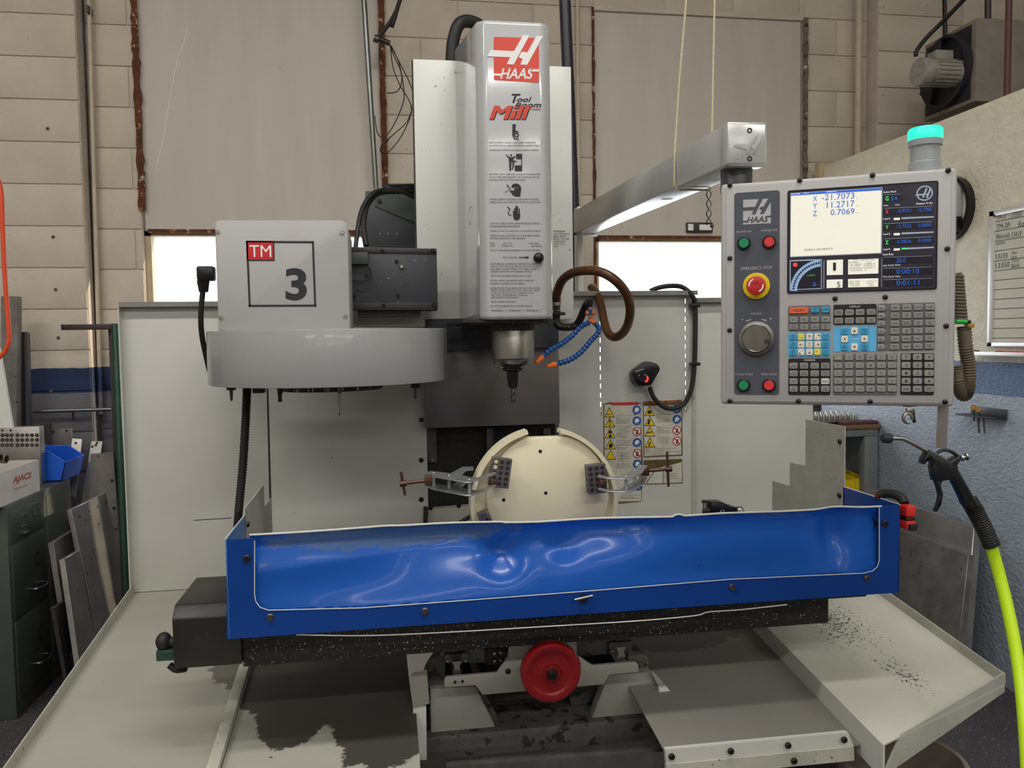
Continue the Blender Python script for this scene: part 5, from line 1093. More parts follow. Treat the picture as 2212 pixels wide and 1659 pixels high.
def block123(cx, cy, ang, label, Yf=2.012, bright=()):
    c0 = PY(cx, cy, Yf)+V((0, .0125, 0)); R = RY(ang)
    t = thing('setup_block', label, 'block', c0, 'one two three blocks on the workpiece')
    bd = B().box(c0, (.0505, .025, .0755), R, .0008, 1).build('block_body', 'blockgrey', t)
    for i in range(3):
        for j in range(5):
            p = c0+R@V(((i-1)*.0155, -.01255, (j-2)*.0138)); m = 'hole_light' if (i, j) in bright else 'hole'
            if m not in _hole:
                o = B().lathe([(.0049, .0004), (.0049, -.0002), (.0042, -.0002), (.0042, .0001), (0, .0001)], (0, 0, 0), (0, -1, 0), 16).build('hole', m, None, V((0, 0, 0))); _hole[m] = o.data; bpy.data.objects.remove(o)
            o = bpy.data.objects.new('hole', _hole[m]); link(o, bd, p); o.rotation_euler = R.to_euler()
    for j in range(5):
        p = c0+R@V((-.02526, 0, (j-2)*.0138)); o = bpy.data.objects.new('hole', _hole['hole']); link(o, bd, p); o.rotation_euler = (R@Matrix.Rotation(math.radians(-90), 3, 'Z')).to_euler()
    return t
block123(1081.5, 1022, 9, 'tilted dark grey drilled block on the workpiece at the column side', bright=((0, 4), (0, 3)))
block123(1290, 1035, -4, 'upright dark grey drilled block on the workpiece at the sticker side')
c0 = PY(1048, 1121, 2.03); sb = thing('step_block', 'small grey step block wedged inside the workpiece rim near the tray', 'block', c0)
R = RY(-22); B().box(c0, (.03, .03, .042), R, .001).build('block_body', 'blockgrey', sb)
p = c0+R@V((.004, -.0152, .002)); B().cyl(p, p+V((0, -.0006, 0)), .0042, n=14).build('bore', 'hole', sb)
for k in range(3): p = c0+R@V((-.004+k*.005, -.0152, .015)); B().box(p, (.002, .001, .009), R).build('slot', 'hole', sb)
# clamps
def zl(x, y): return (860+x*.11754, 940+y*.11754)
def zr(x, y): return (1220+x*.11754, 960+y*.11754)
def clamp(f, poly, posts, screw, rod, pad, label, z, dz=.031):
    base = PZ(*f(*poly[0]), z); t = thing('bar_clamp', label, 'clamp', base, 'clamps on the workpiece')
    for nm, zz_ in (('top_plate', z), ('lower_plate', z-dz)):
        pts = [PZ(*f(*p), z) for p in poly]; pts = [V((p.x, p.y, zz_)) for p in pts]
        B().prism(pts, (0, 0, .003), .0006, 1).build(nm, 'zinc', t)
    for x, y in posts:
        p = PZ(*f(x, y), z); B().cyl((p.x, p.y, z-dz), (p.x, p.y, z), .0042, n=14).build('spacer_post', 'zinc', t)
        B().lathe([(.0045, 0), (.004, .0015), (.001, .002), (0, .002)], (p.x, p.y, z+.003), (0, 0, 1), 14).build('rivet', 'bolt_bright', t)
    s0, s1, Ys = screw; a, c = PY(*f(*s0), Ys[0]), PY(*f(*s1), Ys[1])
    cc = [a.lerp(c, i/40) for i in range(41)]; B().tube(cc, .0042, 12, lambda i: .0044 if i % 2 else .0038).build('screw_rod', 'copper_brown', t, smooth=80)
    B().cyl(a-(c-a).normalized()*.008, a+(c-a).normalized()*.008, .0072, n=16).build('screw_head', 'copper_brown', t)
    B().cyl(PY(*f(*rod[0]), Ys[0]), PY(*f(*rod[1]), Ys[0]), .0034, n=12).build('handle', 'copper_brown', t)
    B().box(c, (.018, .014, dz*.8), None, .002).build('nut_block', 'copper_brown', t)
    q = PY(*f(*pad), 1.998); B().box(q, (.019, .014, .02), RY(20), .003).build('jaw_pad', 'copper_brown', t)
    return t
clamp(zl, [(490, 715), (600, 675), (960, 720), (1180, 600), (1380, 595), (1390, 650), (1250, 660), (1160, 750), (1310, 790), (1450, 800), (1700, 712), (1790, 695), (1800, 712), (1600, 800), (1330, 885), (1230, 885), (640, 780)], [(655, 710), (935, 760), (1308, 832)],
      ((90, 890), (560, 830), (1.93, 1.93)), ((52, 680), (128, 1105)), (1745, 870), 'zinc bar clamp with brown screw handle reaching in over the black column ways', 1.264)
clamp(zr, [(600, 600), (640, 578), (780, 615), (1000, 615), (1240, 490), (1380, 400), (1525, 400), (1430, 530), (1200, 652), (1000, 652), (760, 640)], [(1390, 410), (1280, 490), (1125, 605)],
      ((1910, 455), (1480, 490), (1.98, 1.99)), ((1880, 135), (1905, 775)), (690, 720), 'zinc bar clamp with scratched plate and brown handle in front of the warning stickers', 1.263)
# probe head on the table near the tray end
q0 = PY(1560, 1120, 2.06); pb = thing('tool_probe', 'black table probe with silver ends and a small upright stylus', 'probe', (q0.x, 2.06, 1.037))
def zp(x, y): return (1500+x*.06329, 1060+y*.06329)
ppoly(B(), [zp(*p) for p in [(560, 430), (620, 395), (960, 385), (1280, 545), (1440, 560), (1440, 900), (560, 900)]], 2.045, .04, .003).build('probe_body', 'black_gloss', pb)
a = PY(*zp(470, 680), 2.06); c = PY(*zp(760, 690), 2.06); B().cyl(a, c, .0095, n=20).build('probe_collar', 'steel', pb)
a = PY(*zp(1430, 690), 2.06); c = PY(*zp(1660, 700), 2.06); B().lathe([(.0105, 0), (.0125, .003), (.0125, .014), (.009, .018)], a, c-a, 20).build('probe_cap', 'steel', pb)
bb_ = B(); vlathe(bb_, zp(320, 0)[0], 2.06, [(1111, 2.2), (1107, 3.4), (1098, 3.2), (1096, 1.8), (1087, 1.8), (1086, 4.6), (1081, 4.8), (1079.5, 3)], 16); bb_.build('stylus', 'steel_dark', pb)
B().cyl(PY(*zp(330, 690), 2.06), PY(*zp(480, 680), 2.06), .003, n=10).build('stylus_arm', 'steel_dark', pb)
B().bb((q0.x-.02, 2.04, 1.037), (q0.x+.03, 2.08, 1.09), .002).build('probe_base', 'black_gloss', pb)
ec_ = PY(*zp(955, 745), 2.0445); B().lathe([(.0058, 0), (.0068, 0), (.0068, .0004), (.0058, .0004), (.0058, 0)], ec_, (0, -1, 0), 20, False).build('ring_print', 'logo_white', pb)
# bent strip of metal lying behind the workpiece
B().beam(PY(945, 1158, 2.2), PY(1028, 1108, 2.25), .018, .005).build('feeler_strip', 'steel_dark'); tag(bpy.data.objects['feeler_strip'], 'thin grey metal strip propped behind the workpiece on the table', 'strip')
# work light with red glow on the slotted panel
lt = thing('work_light', 'small black work light glowing red on the slotted machine panel', 'work light', PY(1393, 818, YP-.02))
def zj(x, y): return (1360+x*.19286, 600+y*.19286)
ppoly(B(), [zj(*p) for p in [(38, 1075), (60, 1040), (190, 945), (225, 938), (320, 965), (348, 1010), (345, 1040), (265, 1180), (245, 1210), (100, 1215), (65, 1170)]], YP-.075, .055, .008).build('light_housing', 'black_gloss', lt)
lc = PY(*zj(140, 1120), YP-.077); B().lathe([(.016, 0), (.016, .004), (.0125, .005), (.012, .002), (0, .002)], lc, (-.15, -1, .1), 24).build('light_lens', 'lens', lt)
B().prism([PY(*zj(*p), YP-.0795) for p in [(160, 1140), (200, 1095), (215, 1130), (200, 1165), (170, 1170)]], (0, -.001, 0)).build('light_glow', 'lampglow', lt)
b = B(); o = PY(*zj(75, 1058), YP-.0815)
b.text('INFRARED', o, PY(*zj(160, 1030), YP-.0815)-o, PY(*zj(70, 1045), YP-.0815)-o); b.build('ring_lettering', 'white_ink', lt)
B().tube(bez([PY(*zj(*p), Y) for p, Y in (((225, 1225), YP-.045), ((270, 1340), YP-.045), ((370, 1440), YP-.045), ((490, 1465), YP-.045), ((610, 1410), YP-.045), ((690, 1250), YP-.045), ((725, 1000), YP-.042), ((735, 700), YP-.042), ((735, 330), YP-.042), ((700, 200), YP-.05), ((600, 110), YP-.03), ((480, 90), YP+.0), ((330, 110), YP+.02), ((230, 150), YP+.03))], 90), .0085, 12).build('light_cable', 'black_rubber', lt)
for y in (310, 965): B().bb(PY(*zj(690, y+22), YP-.055), PY(*zj(765, y-20), YP-.03), .002).build('cable_clip', 'black_gloss', lt)
# ================================================================ things hanging on or standing by the walls
def solo(b, name, mat, label, cat, group=None): return tag(b.build(name, mat), label, cat, group)
# wall conduits, poles and cables
def at_z(a, c, z): return a+(c-a)*((z-a.z)/(c.z-a.z))
def pole(a, c, r, n=14, zb=None): return B().cyl(at_z(a, c, 4.995), at_z(a, c, zb) if zb is not None else c, r, n=n)
solo(pole(PY(192, 0, 4.235), PY(218, 895, 4.235), .0105), 'wall_conduit', 'pipe_cream', 'beige painted conduit running up the block wall beside the pilaster', 'pipe')
solo(B().tube(bez([at_z(PY(179, -10, 4.255), PY(189, 250, 4.255), 4.99), PY(179, -10, 4.255), PY(189, 250, 4.255), PY(202, 600, 4.255), PY(213, 880, 4.255)], 20), .004, 8), 'wall_cable', 'black_rubber', 'thin black cable running down beside the pilaster', 'cable')
cl = B().bb(PY(186, 26, 4.2), PY(200, 21, 4.26)); solo(cl, 'pipe_strap', 'dark_steel', 'small metal strap holding the beige conduit near the top of the wall', 'strap')
solo(pole(PY(785, -20, 4.18), PY(813, 415, 4.18), .0135), 'steel_conduit', 'conduit', 'shiny steel conduit slanting down in front of the boarded window', 'pipe')
solo(pole(PY(1219, -30, 3.33), PY(1247, 640, 3.33), .0245, 18, FZ+.001), 'cable_pole', 'pole_dark', 'thick dark blue pole standing behind the spindle head', 'pole')
solo(pole(PY(1247, -20, 4.235), PY(1252, 640, 4.235), .0105), 'wall_conduit', 'pipe_cream', 'beige painted conduit on the wall between dark pole and window', 'pipe')
ca = thing('hanging_cable', 'black cable end with a metal coupling and loose thin wires at the window edge', 'cable', PY(818, 80, 4.12))
def z2(x, y): return (550+x*.25316, y*.25316)
B().tube(bez([at_z(PY(*z2(1215, 80), 4.1), PY(*z2(1245, -20), 4.1), 4.99), PY(*z2(1245, -20), 4.1), PY(*z2(1215, 80), 4.1), PY(*z2(1150, 200), 4.11), PY(*z2(1060, 310), 4.12)], 24), .0105, 10).build('cable_sheath', 'black_rubber', ca)
B().cyl(PY(*z2(1025, 320), 4.12), PY(*z2(1155, 370), 4.12), .013, n=12).build('coupling', 'dark_steel', ca)
B().cyl(PY(*z2(1020, 325), 4.11), PY(*z2(1060, 340), 4.11), .018, n=12).build('coupling_nut', 'steel_dark', ca)
for pts in ([(1150, 380), (1200, 500), (1245, 600), (1255, 700), (1215, 780), (1130, 795)], [(1155, 380), (1250, 560), (1340, 750), (1350, 880), (1300, 1040), (1170, 1160), (1080, 1250), (1085, 1305), (1150, 1290), (1260, 1150), (1335, 970), (1320, 860), (1240, 730), (1180, 570), (1160, 400)], [(1165, 390), (1235, 550), (1275, 780), (1260, 900), (1180, 1080), (1110, 1165), (1050, 1140), (1025, 990)], [(1160, 1165), (1120, 1220), (1090, 1265)]):
    B().tube(bez([PY(*z2(*p), 4.10+.03*math.sin(i)) for i, p in enumerate(pts)], 50), .0026, 6).build('loose_wire', 'black_rubber', ca)
# rope sling round the swing arm, hook with twisted wire
RYs = 1.937; ay = A0.lerp(A1, (A0.y-RYs)/(A0.y-A1.y)); lx = ay.x-AS/2-.004; rx = ay.x+AS/2+.004; tz_ = ay.z+AS/2; bz_ = ay.z-AS/2
loop = [at_z(PY(1484, -20, RYs), PY(1467, 180, RYs), 4.99), PY(1467, 180, RYs), V((lx, RYs, tz_)), V((lx-.001, RYs, bz_+.006)), V((lx+.006, RYs, bz_-.005)), V((rx-.006, RYs, bz_-.005)), V((rx+.001, RYs, bz_+.006)), V((rx, RYs, tz_)), PY(1540, 180, RYs), at_z(PY(1540, 180, RYs), PY(1544, -20, RYs), 4.99)]
solo(B().tube([p.lerp(q, i/6) for p, q in zip(loop, loop[1:]) for i in range(6)]+[loop[-1]], .0026, 8), 'rope_sling', 'rope', 'thin cream rope looped under the swing arm and up to the ceiling', 'rope')
wk = thing('wire_hook', 'twisted wire hook hanging below the swing arm by the window', 'hook', PY(1531, 420, 2.3))
for s in (1, -1):
    B().tube([PY(1531+s*5*math.sin(i*.55), 410+i*3.6, 2.3+.006*s*math.cos(i*.55)) for i in range(22)], .0016, 6).build('wire_strand', 'steel_dark', wk)
B().sphere(PY(1538, 488, 2.3), .006).build('hook_ball', 'steel_dark', wk)
# unit heater high up behind the partition
def z7b(x, y): return (1730+x*.21790, y*.21790)
HX = 2.75; na = PX(2110, 38, HX); nb = PX(2110, 217, HX); fa = PX(1998, 95, HX)
ht_ = thing('unit_heater', 'grey unit heater with black fan face and grey motor hung by the wall corner', 'heater', (HX+.2, (na.y+fa.y)/2, nb.z))
B().bb((HX, na.y, nb.z), (HX+.42, fa.y, na.z), .004).build('heater_case', 'heater', ht_)
B().bb((HX-.006, na.y+.03, nb.z+.02), (HX, fa.y-.02, na.z-.02), .002).build('fan_face', 'heater_black', ht_)
fcx = V((HX-.006, (na.y+fa.y)/2, (na.z+nb.z)/2)); B().lathe([(.17, 0), (.17, .03), (.155, .035), (.15, .01), (0, .008)], fcx, (-1, 0, 0), 36).build('fan_ring', 'heater_black', ht_)
mo = PX(*z7b(1400, 700), HX-.03); me_ = V((HX-.22, mo.y, mo.z)); me_ = PX(*z7b(1150, 715), HX-.24)
mo = V((HX-.01, me_.y+.0, me_.z))
m1 = B().lathe([(.0, -.0), (.02, .0), (.022, .004), (.062, .004), (.066, .01), (.066, .055), (.06, .06), (.06, .22)], me_, (1, 0, 0), 28).build('fan_motor', 'motor_grey', ht_)
for k in range(20):
    a = 2*math.pi*k/20; B().box(me_+V((.13, .062*math.cos(a), .062*math.sin(a))), (.11, .005, .008), Matrix.Rotation(a, 3, 'X')).build('cooling_fin', 'motor_grey', m1)
B().box(me_+V((.12, 0, .075)), (.09, .07, .045), None, .006).build('terminal_box', 'motor_grey', ht_)
b = B()
for k in range(3):
    a = math.radians(k*120+200); c1_ = fcx+V((-.05, 0, 0)); d = V((0, math.cos(a), math.sin(a))); e = V((0, -math.sin(a), math.cos(a)))
    B().prism([c1_+d*.03, c1_+d*.15-e*.05+V((.02, 0, 0)), c1_+d*.15+e*.04, c1_+d*.03+e*.03], (-.003, 0, 0)).build('fan_blade', 'heater_black', ht_)
B().tube(bez([PX(*z7b(1140, 560), HX-.2), PX(*z7b(1150, 500), HX-.2), PX(*z7b(1250, 370), HX-.15), PX(*z7b(1420, 200), HX-.1), PX(*z7b(1640, -30), HX-.1)], 24), .010, 10).build('heater_cable', 'black_rubber', ht_)
solo(pole(PY(2040, -20, 4.2), PY(2043, 120, 4.2), .011), 'hanger_rod', 'dark_steel', 'dark hanger rod in front of the pilaster behind the heater', 'pipe')
solo(pole(PX(2134, -20, HX+.1), PX(2134, 42, HX+.1), .014), 'hanger_rod', 'dark_steel', 'dark hanger rod carrying the top of the unit heater', 'pipe')
solo(pole(PX(2180, -20, 2.62), PX(2174, 260, 2.62), .013, 14, FZ+.001), 'red_pipe', 'red_pipe', 'dull red pipe rising behind the partition beside the unit heater', 'pipe')
solo(pole(PY(1856, -20, 4.2), PY(1853, 420, 4.2), .020, 16, FZ+.001), 'wall_conduit', 'pipe_cream', 'wide beige pipe running up the block wall beside the second pilaster', 'pipe')
# ---------------------------------------------------------------- corner with cabinet and bar stock
CXf = -1.39
def zz(x, y): return (x*.25316, 880+y*.25316)
def zy(x, y): return (x*.25316, 1240+y*.25316)
ct = PX(20, 1091, CXf); cz = ct.z; cy0 = PX(37, 1554, CXf).y; cy1 = PX(101, 1200, CXf).y; cy2 = PX(157, 1150, CXf).y
fc_ = thing('filing_cabinet', 'dark green-grey steel filing cabinet with card drawer and two file drawers', 'cabinet', (CXf-.22, (cy0+cy1)/2, FZ))
B().bb((CXf-.45, cy0, FZ), (CXf, cy1-.002, cz), .004).build('cabinet_body', 'cabinet', fc_)
zd = [cz-.025, PX(60, 1160, CXf).z, PX(60, 1322, CXf).z, FZ+.06]
for i in range(3):
    dr = B().bb((CXf-.02, cy0+.02, zd[i+1]+.008), (CXf+.004, cy1-.02, zd[i]-.004), .002).build('drawer', 'cabinet', fc_)
    ym = cy0+(cy1-cy0)*.62; zm = (zd[i]+zd[i+1])/2
    for kk_ in ((ym+.02, zm+.045),) if i else ((cy0+.12, zm+.01), (cy1-.1, zm+.03)):
        y, z = kk_
        b = B()
        for dy, dz_, sy, sz_ in ((0, .022, .05, .003), (0, -.022, .05, .003), (.024, 0, .003, .046), (-.024, 0, .003, .046)): b.box((CXf+.006, y+dy, z+dz_), (.004, sy, sz_))
        b.build('label_holder', 'bolt_bright' if not i else 'steel_dark', dr)
    if i: B().tube(bez([(CXf+.004, ym-.05, zm-.06), (CXf+.03, ym-.045, zm-.062), (CXf+.035, ym, zm-.065), (CXf+.03, ym+.045, zm-.062), (CXf+.004, ym+.05, zm-.06)], 20), .005, 10).build('handle', 'steel', dr)
    else: B().box((CXf+.012, cy0+.12, zm-.035), (.018, .05, .004), None, .001).build('handle', 'steel', dr)
ft = thing('storage_cabinet', 'dark green-grey steel cupboard with one plain door behind the filing cabinet', 'cabinet', (CXf-.22, (cy1+cy2)/2, FZ))
B().bb((CXf-.45, cy1, FZ), (CXf, cy2, cz+.0), .004).build('cabinet_body', 'cabinet', ft)
dd = B().bb((CXf-.02, cy1+.015, FZ+.08), (CXf+.004, cy2-.012, cz-.03), .002).build('door', 'cabinet', ft)
B().sphere((CXf+.012, cy1+.04, FZ+.42), .009).build('knob', 'steel', dd)
# white carton with lettering
bxp = [PX(*zz(*p), CXf-.01) for p in ((-60, 600), (330, 455), (326, 700), (-60, 845))]
yb0, yb1 = bxp[0].y, bxp[1].y; zb0_, zb1_ = cz+.0005, bxp[1].z+.005
ct_ = thing('carton', 'open white carton with red lettering on top of the filing cabinet', 'box', (CXf-.15, (yb0+yb1)/2, cz))
b = B()
for (a, c) in (((CXf-.01, yb0), (CXf-.014, yb1)), ((CXf-.30, yb0), (CXf-.304, yb1)), ((CXf-.30, yb0), (CXf-.01, yb0+.004)), ((CXf-.30, yb1-.004), (CXf-.01, yb1))): b.bb((*a, zb0_), (*c, zb1_))
b.bb((CXf-.30, yb0, zb0_), (CXf-.01, yb1, zb0_+.004)); b.build('carton_walls', 'cardboard_white', ct_)
for i in range(5): B().box((CXf-.1-.03*i, yb0+.1+.05*i, zb1_-.03), (.12, .10, .003), Matrix.Rotation(.25*i-.4, 3, 'X') @ Matrix.Rotation(.3*i, 3, 'Z')).build('packing_sheet', 'cardboard', ct_)
mk('carton_red', '#a84a48', .7)
b = B(); o = PX(*zz(108, 668), CXf-.0092); b.text('AJACS', o, PX(*zz(270, 618), CXf-.0092)-o, PX(*zz(108, 592), CXf-.0092)-o, .2, .03)
o = PX(*zz(125, 705), CXf-.0092); b.text('DIE SALES CORP', o, PX(*zz(240, 668), CXf-.0092)-o, PX(*zz(125, 690), CXf-.0092)-o)
b.build('carton_lettering', 'carton_red', ct_)
for i, (x, y) in enumerate(((0, 430), (50, 440))):
    c0 = PX(*zz(x+5, y), CXf-.04); solo(B().lathe([(.018, 0), (.018, .1), (.012, .1), (.012, .0), (.018, 0)], c0, (-1, .15, .1), 18, False), 'steel_bushing', 'bolt_bright', 'shiny round steel bushing lying in the open carton', 'bushing', 'bushings in the carton')
# perforated plate standing on edge behind the carton
YPp = PX(94, 1000, CXf-.05).y
pp_ = thing('drilled_plate', 'thick aluminium plate with rows of holes standing upright behind the carton', 'plate', (-1.6, YPp, cz))
x0p = PY(-70, 980, YPp).x; x1p = PY(87, 980, YPp).x; ztp = PY(60, 922, YPp).z
B().bb((x0p, YPp, cz), (x1p, YPp+.05, ztp), .001).build('plate_body', 'alu', pp_)
B().bb((x1p-.0005, YPp+.003, cz), (x1p+.001, YPp+.047, ztp-.001)).build('milled_edge', 'bolt_bright', pp_)
for r, y in enumerate((238, 278, 322)):
    for c, x in enumerate((22, 60, 98, 150, 190, 232, 274, 316)):
        c0 = PY(*zz(x, y), YPp); B().lathe([(.0085, .0006), (.0085, -.0002), (.006, -.001), (0, -.001)], c0, (0, -1, 0), 12).build('hole', 'steel_dark', pp_, c0)
for x in (20, 92): c0 = PY(*zz(x, 196), YPp); B().cyl(c0, c0+V((0, -.0006, 0)), .005, n=12).build('hole', 'hole', pp_, c0)
# blue stacking bin on the cupboard
bn = thing('stacking_bin', 'empty blue plastic stacking bin with a cut-down front beside the drilled plate', 'bin', (CXf-.08, (cy1+cy2)/2, cz))
by0, by1 = PX(103, 1030, CXf-.06).y, PX(160, 1010, CXf-.03).y; bzt = PX(150, 948, CXf-.15).z; zfr = PX(145, 995, CXf).z; bxb = CXf-.2
side = [(CXf-.005, cz+.001), (CXf+.015, zfr), (CXf-.05, bzt), (bxb, bzt+.004), (bxb+.01, cz+.001)]
for y in (by0, by1-.004): B().prism([V((x, y, z)) for x, z in side], (0, .004, 0)).build('bin_side', 'bin_blue', bn)
B().prism([V((CXf-.005, by0, cz+.001)), V((CXf+.015, by0, zfr)), V((CXf+.012, by0, zfr)), V((CXf-.009, by0, cz+.001))], (0, by1-by0, 0)).build('bin_front', 'bin_blue', bn)
B().bb((bxb, by0, cz+.001), (bxb+.004, by1, bzt), 0).build('bin_back', 'bin_blue', bn); B().bb((bxb, by0, cz+.001), (CXf-.006, by1, cz+.005)).build('bin_floor', 'bin_blue', bn)
B().tube([V((CXf+.014, by0, zfr)), V((CXf-.05, by0, bzt)), V((bxb, by0, bzt+.004)), V((bxb, by1, bzt+.004)), V((CXf-.05, by1, bzt)), V((CXf+.014, by1, zfr)), V((CXf+.014, by0, zfr))], .004, 8).build('bin_rim', 'bin_blue', bn)
# plates and bars leaning in the corner
def lean(name, q, Yt, Yb, th, mat, label, cat='plate', holes=(), hr=.006):
    ya, yb_ = Yt if isinstance(Yt, tuple) else (Yt, Yt)
    P4 = [PY(*q[0], ya), PY(*q[1], yb_)] + ([PZ(*q[2], FZ+.002), PZ(*q[3], FZ+.002)] if Yb is None else [PY(*q[2], Yb), PY(*q[3], Yb)])
    n = (P4[1]-P4[0]).cross(P4[3]-P4[0]).normalized()
    if n.dot(P4[0]-CAM) < 0: n = -n
    zmin = min(P4[2].z, P4[3].z)
    if zmin < FZ:
        for i, j in ((2, 1), (3, 0)):
            if P4[i].z < FZ+.002: t = (P4[j].z-FZ-.002)/(P4[j].z-P4[i].z); P4[i] = P4[j].lerp(P4[i], t)
    t_ = thing(name, label, cat, (P4[2]+P4[3])/2, 'metal stock leaning in the corner')
    b = B().prism(P4, n*th, .0015, 1); b.build('plate_body' if cat == 'plate' else 'bar_body', mat, t_)
    for x, y in holes:
        d = ray(x, y); c0 = CAM+d*((P4[0]-CAM).dot(n)/d.dot(n)); B().lathe([(hr, 0), (hr, .0006), (0, .0006)], c0, -n, 14).build('hole', 'hole', t_, c0)
    return t_
lean('aluminium_plate', [(154, 1100), (229, 1064), (300, 1400), (237, 1500)], (3.40, 3.78), None, .018, 'alu', 'large scuffed aluminium plate with drilled holes, leaning against the cupboard', holes=[zz(*p) for p in ((682, 930), (728, 962), (760, 885), (836, 845), (770, 957), (853, 990), (908, 810), (795, 1213), (780, 1300), (740, 1420))], hr=.005)
tp = lean('aluminium_plate', [(195, 981), (243, 976), (290, 1560), (240, 1580)], 3.9, 3.82, .012, 'alu_dull', 'dull dark aluminium plate with two round holes, leaning by the rack post', holes=[zz(957, 627), zz(975, 862)], hr=.008)
lean('drilled_bar', [(197, 952), (221, 953), (196, 1110), (170, 1118)], 4.06, 3.96, .01, 'alu', 'light drilled aluminium strip slanting behind the large plate', 'bar', [zz(818, 323), zz(788, 336), zz(828, 303), zz(747, 640), zz(748, 755)], .006)
lean('drilled_bar', [(154, 946), (177, 948), (164, 1075), (150, 1070)], 4.1, 4.02, .01, 'alu', 'light aluminium strip with one hole leaning beside the blue bin', 'bar', [zz(647, 305)], .006)
lean('aluminium_plate', [(112, 927), (155, 925), (155, 1010), (112, 1010)], 4.1, 4.08, .01, 'alu_dull', 'small square aluminium plate standing behind the blue bin', 'plate', [zz(452, 210), zz(568, 200)], .006)
lean('steel_bar', [(85, 915), (106, 915), (106, 1000), (85, 1000)], 4.05, 4.04, .03, 'dark_steel', 'short dark square bar standing behind the drilled plate', 'bar')
lean('aluminium_plate', [(115, 1172), (162, 1143), (218, 1455), (172, 1530)], (3.30, 3.52), None, .02, 'alu_dull', 'thick dull plate with a bright top edge leaning on the cupboard door')
lean('aluminium_bar', [(139, 1207), (171, 1189), (226, 1500), (190, 1560)], (3.24, 3.38), None, .02, 'alu', 'thick chamfered aluminium bar in front of the other leaning plates', 'bar', [zy(660, 140), zy(755, 300)], .003)
lean('aluminium_plate', [(117, 1312), (140, 1298), (184, 1500), (160, 1545)], (3.16, 3.26), None, .015, 'dark_steel', 'low dark steel plate leaning at the foot of the filing cabinet')
lean('aluminium_beam', [(2, 640), (37, 640), (37, 940), (0, 940)], 3.98, 3.98, .05, 'alu_dull', 'tall weathered aluminium beam standing beside the orange cord', 'bar')
lean('steel_angle', [(39, 717), (52, 717), (54, 940), (39, 940)], 4.05, 4.05, .03, 'dark_steel', 'tall dark steel bar next to the weathered aluminium beam', 'bar')
lean('steel_angle', [(53, 716), (59, 720), (66, 940), (56, 940)], 4.03, 4.03, .03, 'slide', 'tall narrow dark bar with a shiny edge beside the blue wall band', 'bar')
lean('white_board', [(-30, 700), (0, 752), (29, 925), (-30, 925)], 3.7, 3.7, .012, 'wing', 'pale sheet with a slanted edge standing behind the drilled plate', 'plate')
tag(B().tube(bez([PY(-60, 200, 3.45)+V((-.05, 0, 1.9)), PY(-60, 200, 3.45)]+[PY(x, y, 3.45) for x, y in ((-30, 330), (0, 400), (5, 480), (9, 570), (15, 660), (19, 710), (19, 738), (11, 758), (0, 770), (-20, 790))], 40), .0085, 10).build('air_hose', 'orange_hose'), 'bright orange hose hanging in front of the aluminium beam', 'hose')
# rack arm, post and green pipe
rk = thing('stock_rack', 'dark steel rack with a square tube arm pointing along the wall', 'rack', PY(250, 1200, 3.95))
B().bb(PY(133, 713, 3.92), PY(252, 700, 3.95), .001).build('rack_arm', 'dark_steel', rk); B().bb(PY(132, 713, 3.918), PY(141, 701, 3.949)).build('arm_end', 'heater_black', rk)
pa = PY(233, 705, 3.95); B().bb((pa.x, 3.95, FZ), (PY(252, 705, 3.95).x, 4.0, pa.z), .002).build('rack_post', 'dark_steel', rk)
solo(B().cyl(PY(248, 700, 3.9), PY(272, 1290, 3.75), .016, n=18), 'green_pipe', 'green_pipe', 'long shiny green pipe leaning against the rack post', 'pipe')
solo(B().cyl(PY(262, 712, 3.93), PY(284, 1290, 3.9), .010, n=14), 'green_pipe', 'green_pipe', 'thin green pipe leaning between the rack and the machine panel', 'pipe')
wr = thing('wall_rail', 'grey horizontal pipe rail with a small bracket on the grey wall', 'rail', PY(150, 888, 4.1))
B().cyl(PY(60, 889, 4.12), PY(241, 884, 4.12), .009, n=12).build('rail_pipe', 'conduit', wr); B().tube([PY(158, 890, 4.12), PY(159, 905, 4.14), PY(159, 905, 4.17)], .005, 8).build('rail_bracket', 'steel_dark', wr)
# ---------------------------------------------------------------- right: bench, wall things, plates
bY = PX(1893, 940, 2.37).y
bz1 = PX(1893, 917, 2.37).z; bxl = PY(1700, 940, bY).x
wb = thing('work_bench', 'grey steel work bench with wooden top in the corner behind the pendant', 'bench', (2.1, bY+.2, FZ))
B().bb((bxl, bY-.01, bz1-.018), (2.385, bY+.5, bz1), .002).build('bench_top', 'wood', wb)
zap = PX(1893, 942, 2.37).z; B().bb((bxl, bY, zap), (2.38, bY+.48, bz1-.018), .003).build('bench_apron', 'bench', wb)
xl_ = PY(1868, 1000, bY).x
B().bb((xl_, bY, FZ), (2.38, bY+.05, zap), .003).build('bench_leg', 'bench', wb); B().bb((bxl, bY, FZ), (bxl+.05, bY+.05, zap), .003).build('bench_leg', 'bench', wb)
B().bb((xl_, bY+.43, FZ), (2.38, bY+.48, zap), .003).build('bench_leg', 'bench', wb); B().bb((bxl, bY+.43, FZ), (bxl+.05, bY+.48, zap), .003).build('bench_leg', 'bench', wb)
zsh = PX(1893, 1085, 2.37).z; B().bb((bxl, bY+.02, zsh-.02), (2.37, bY+.46, zsh)).build('bench_shelf', 'bench', wb)
B().bb((bxl, bY+.46, zsh), (2.37, bY+.47, zap)).build('bench_back', 'cabinet_dark', wb)
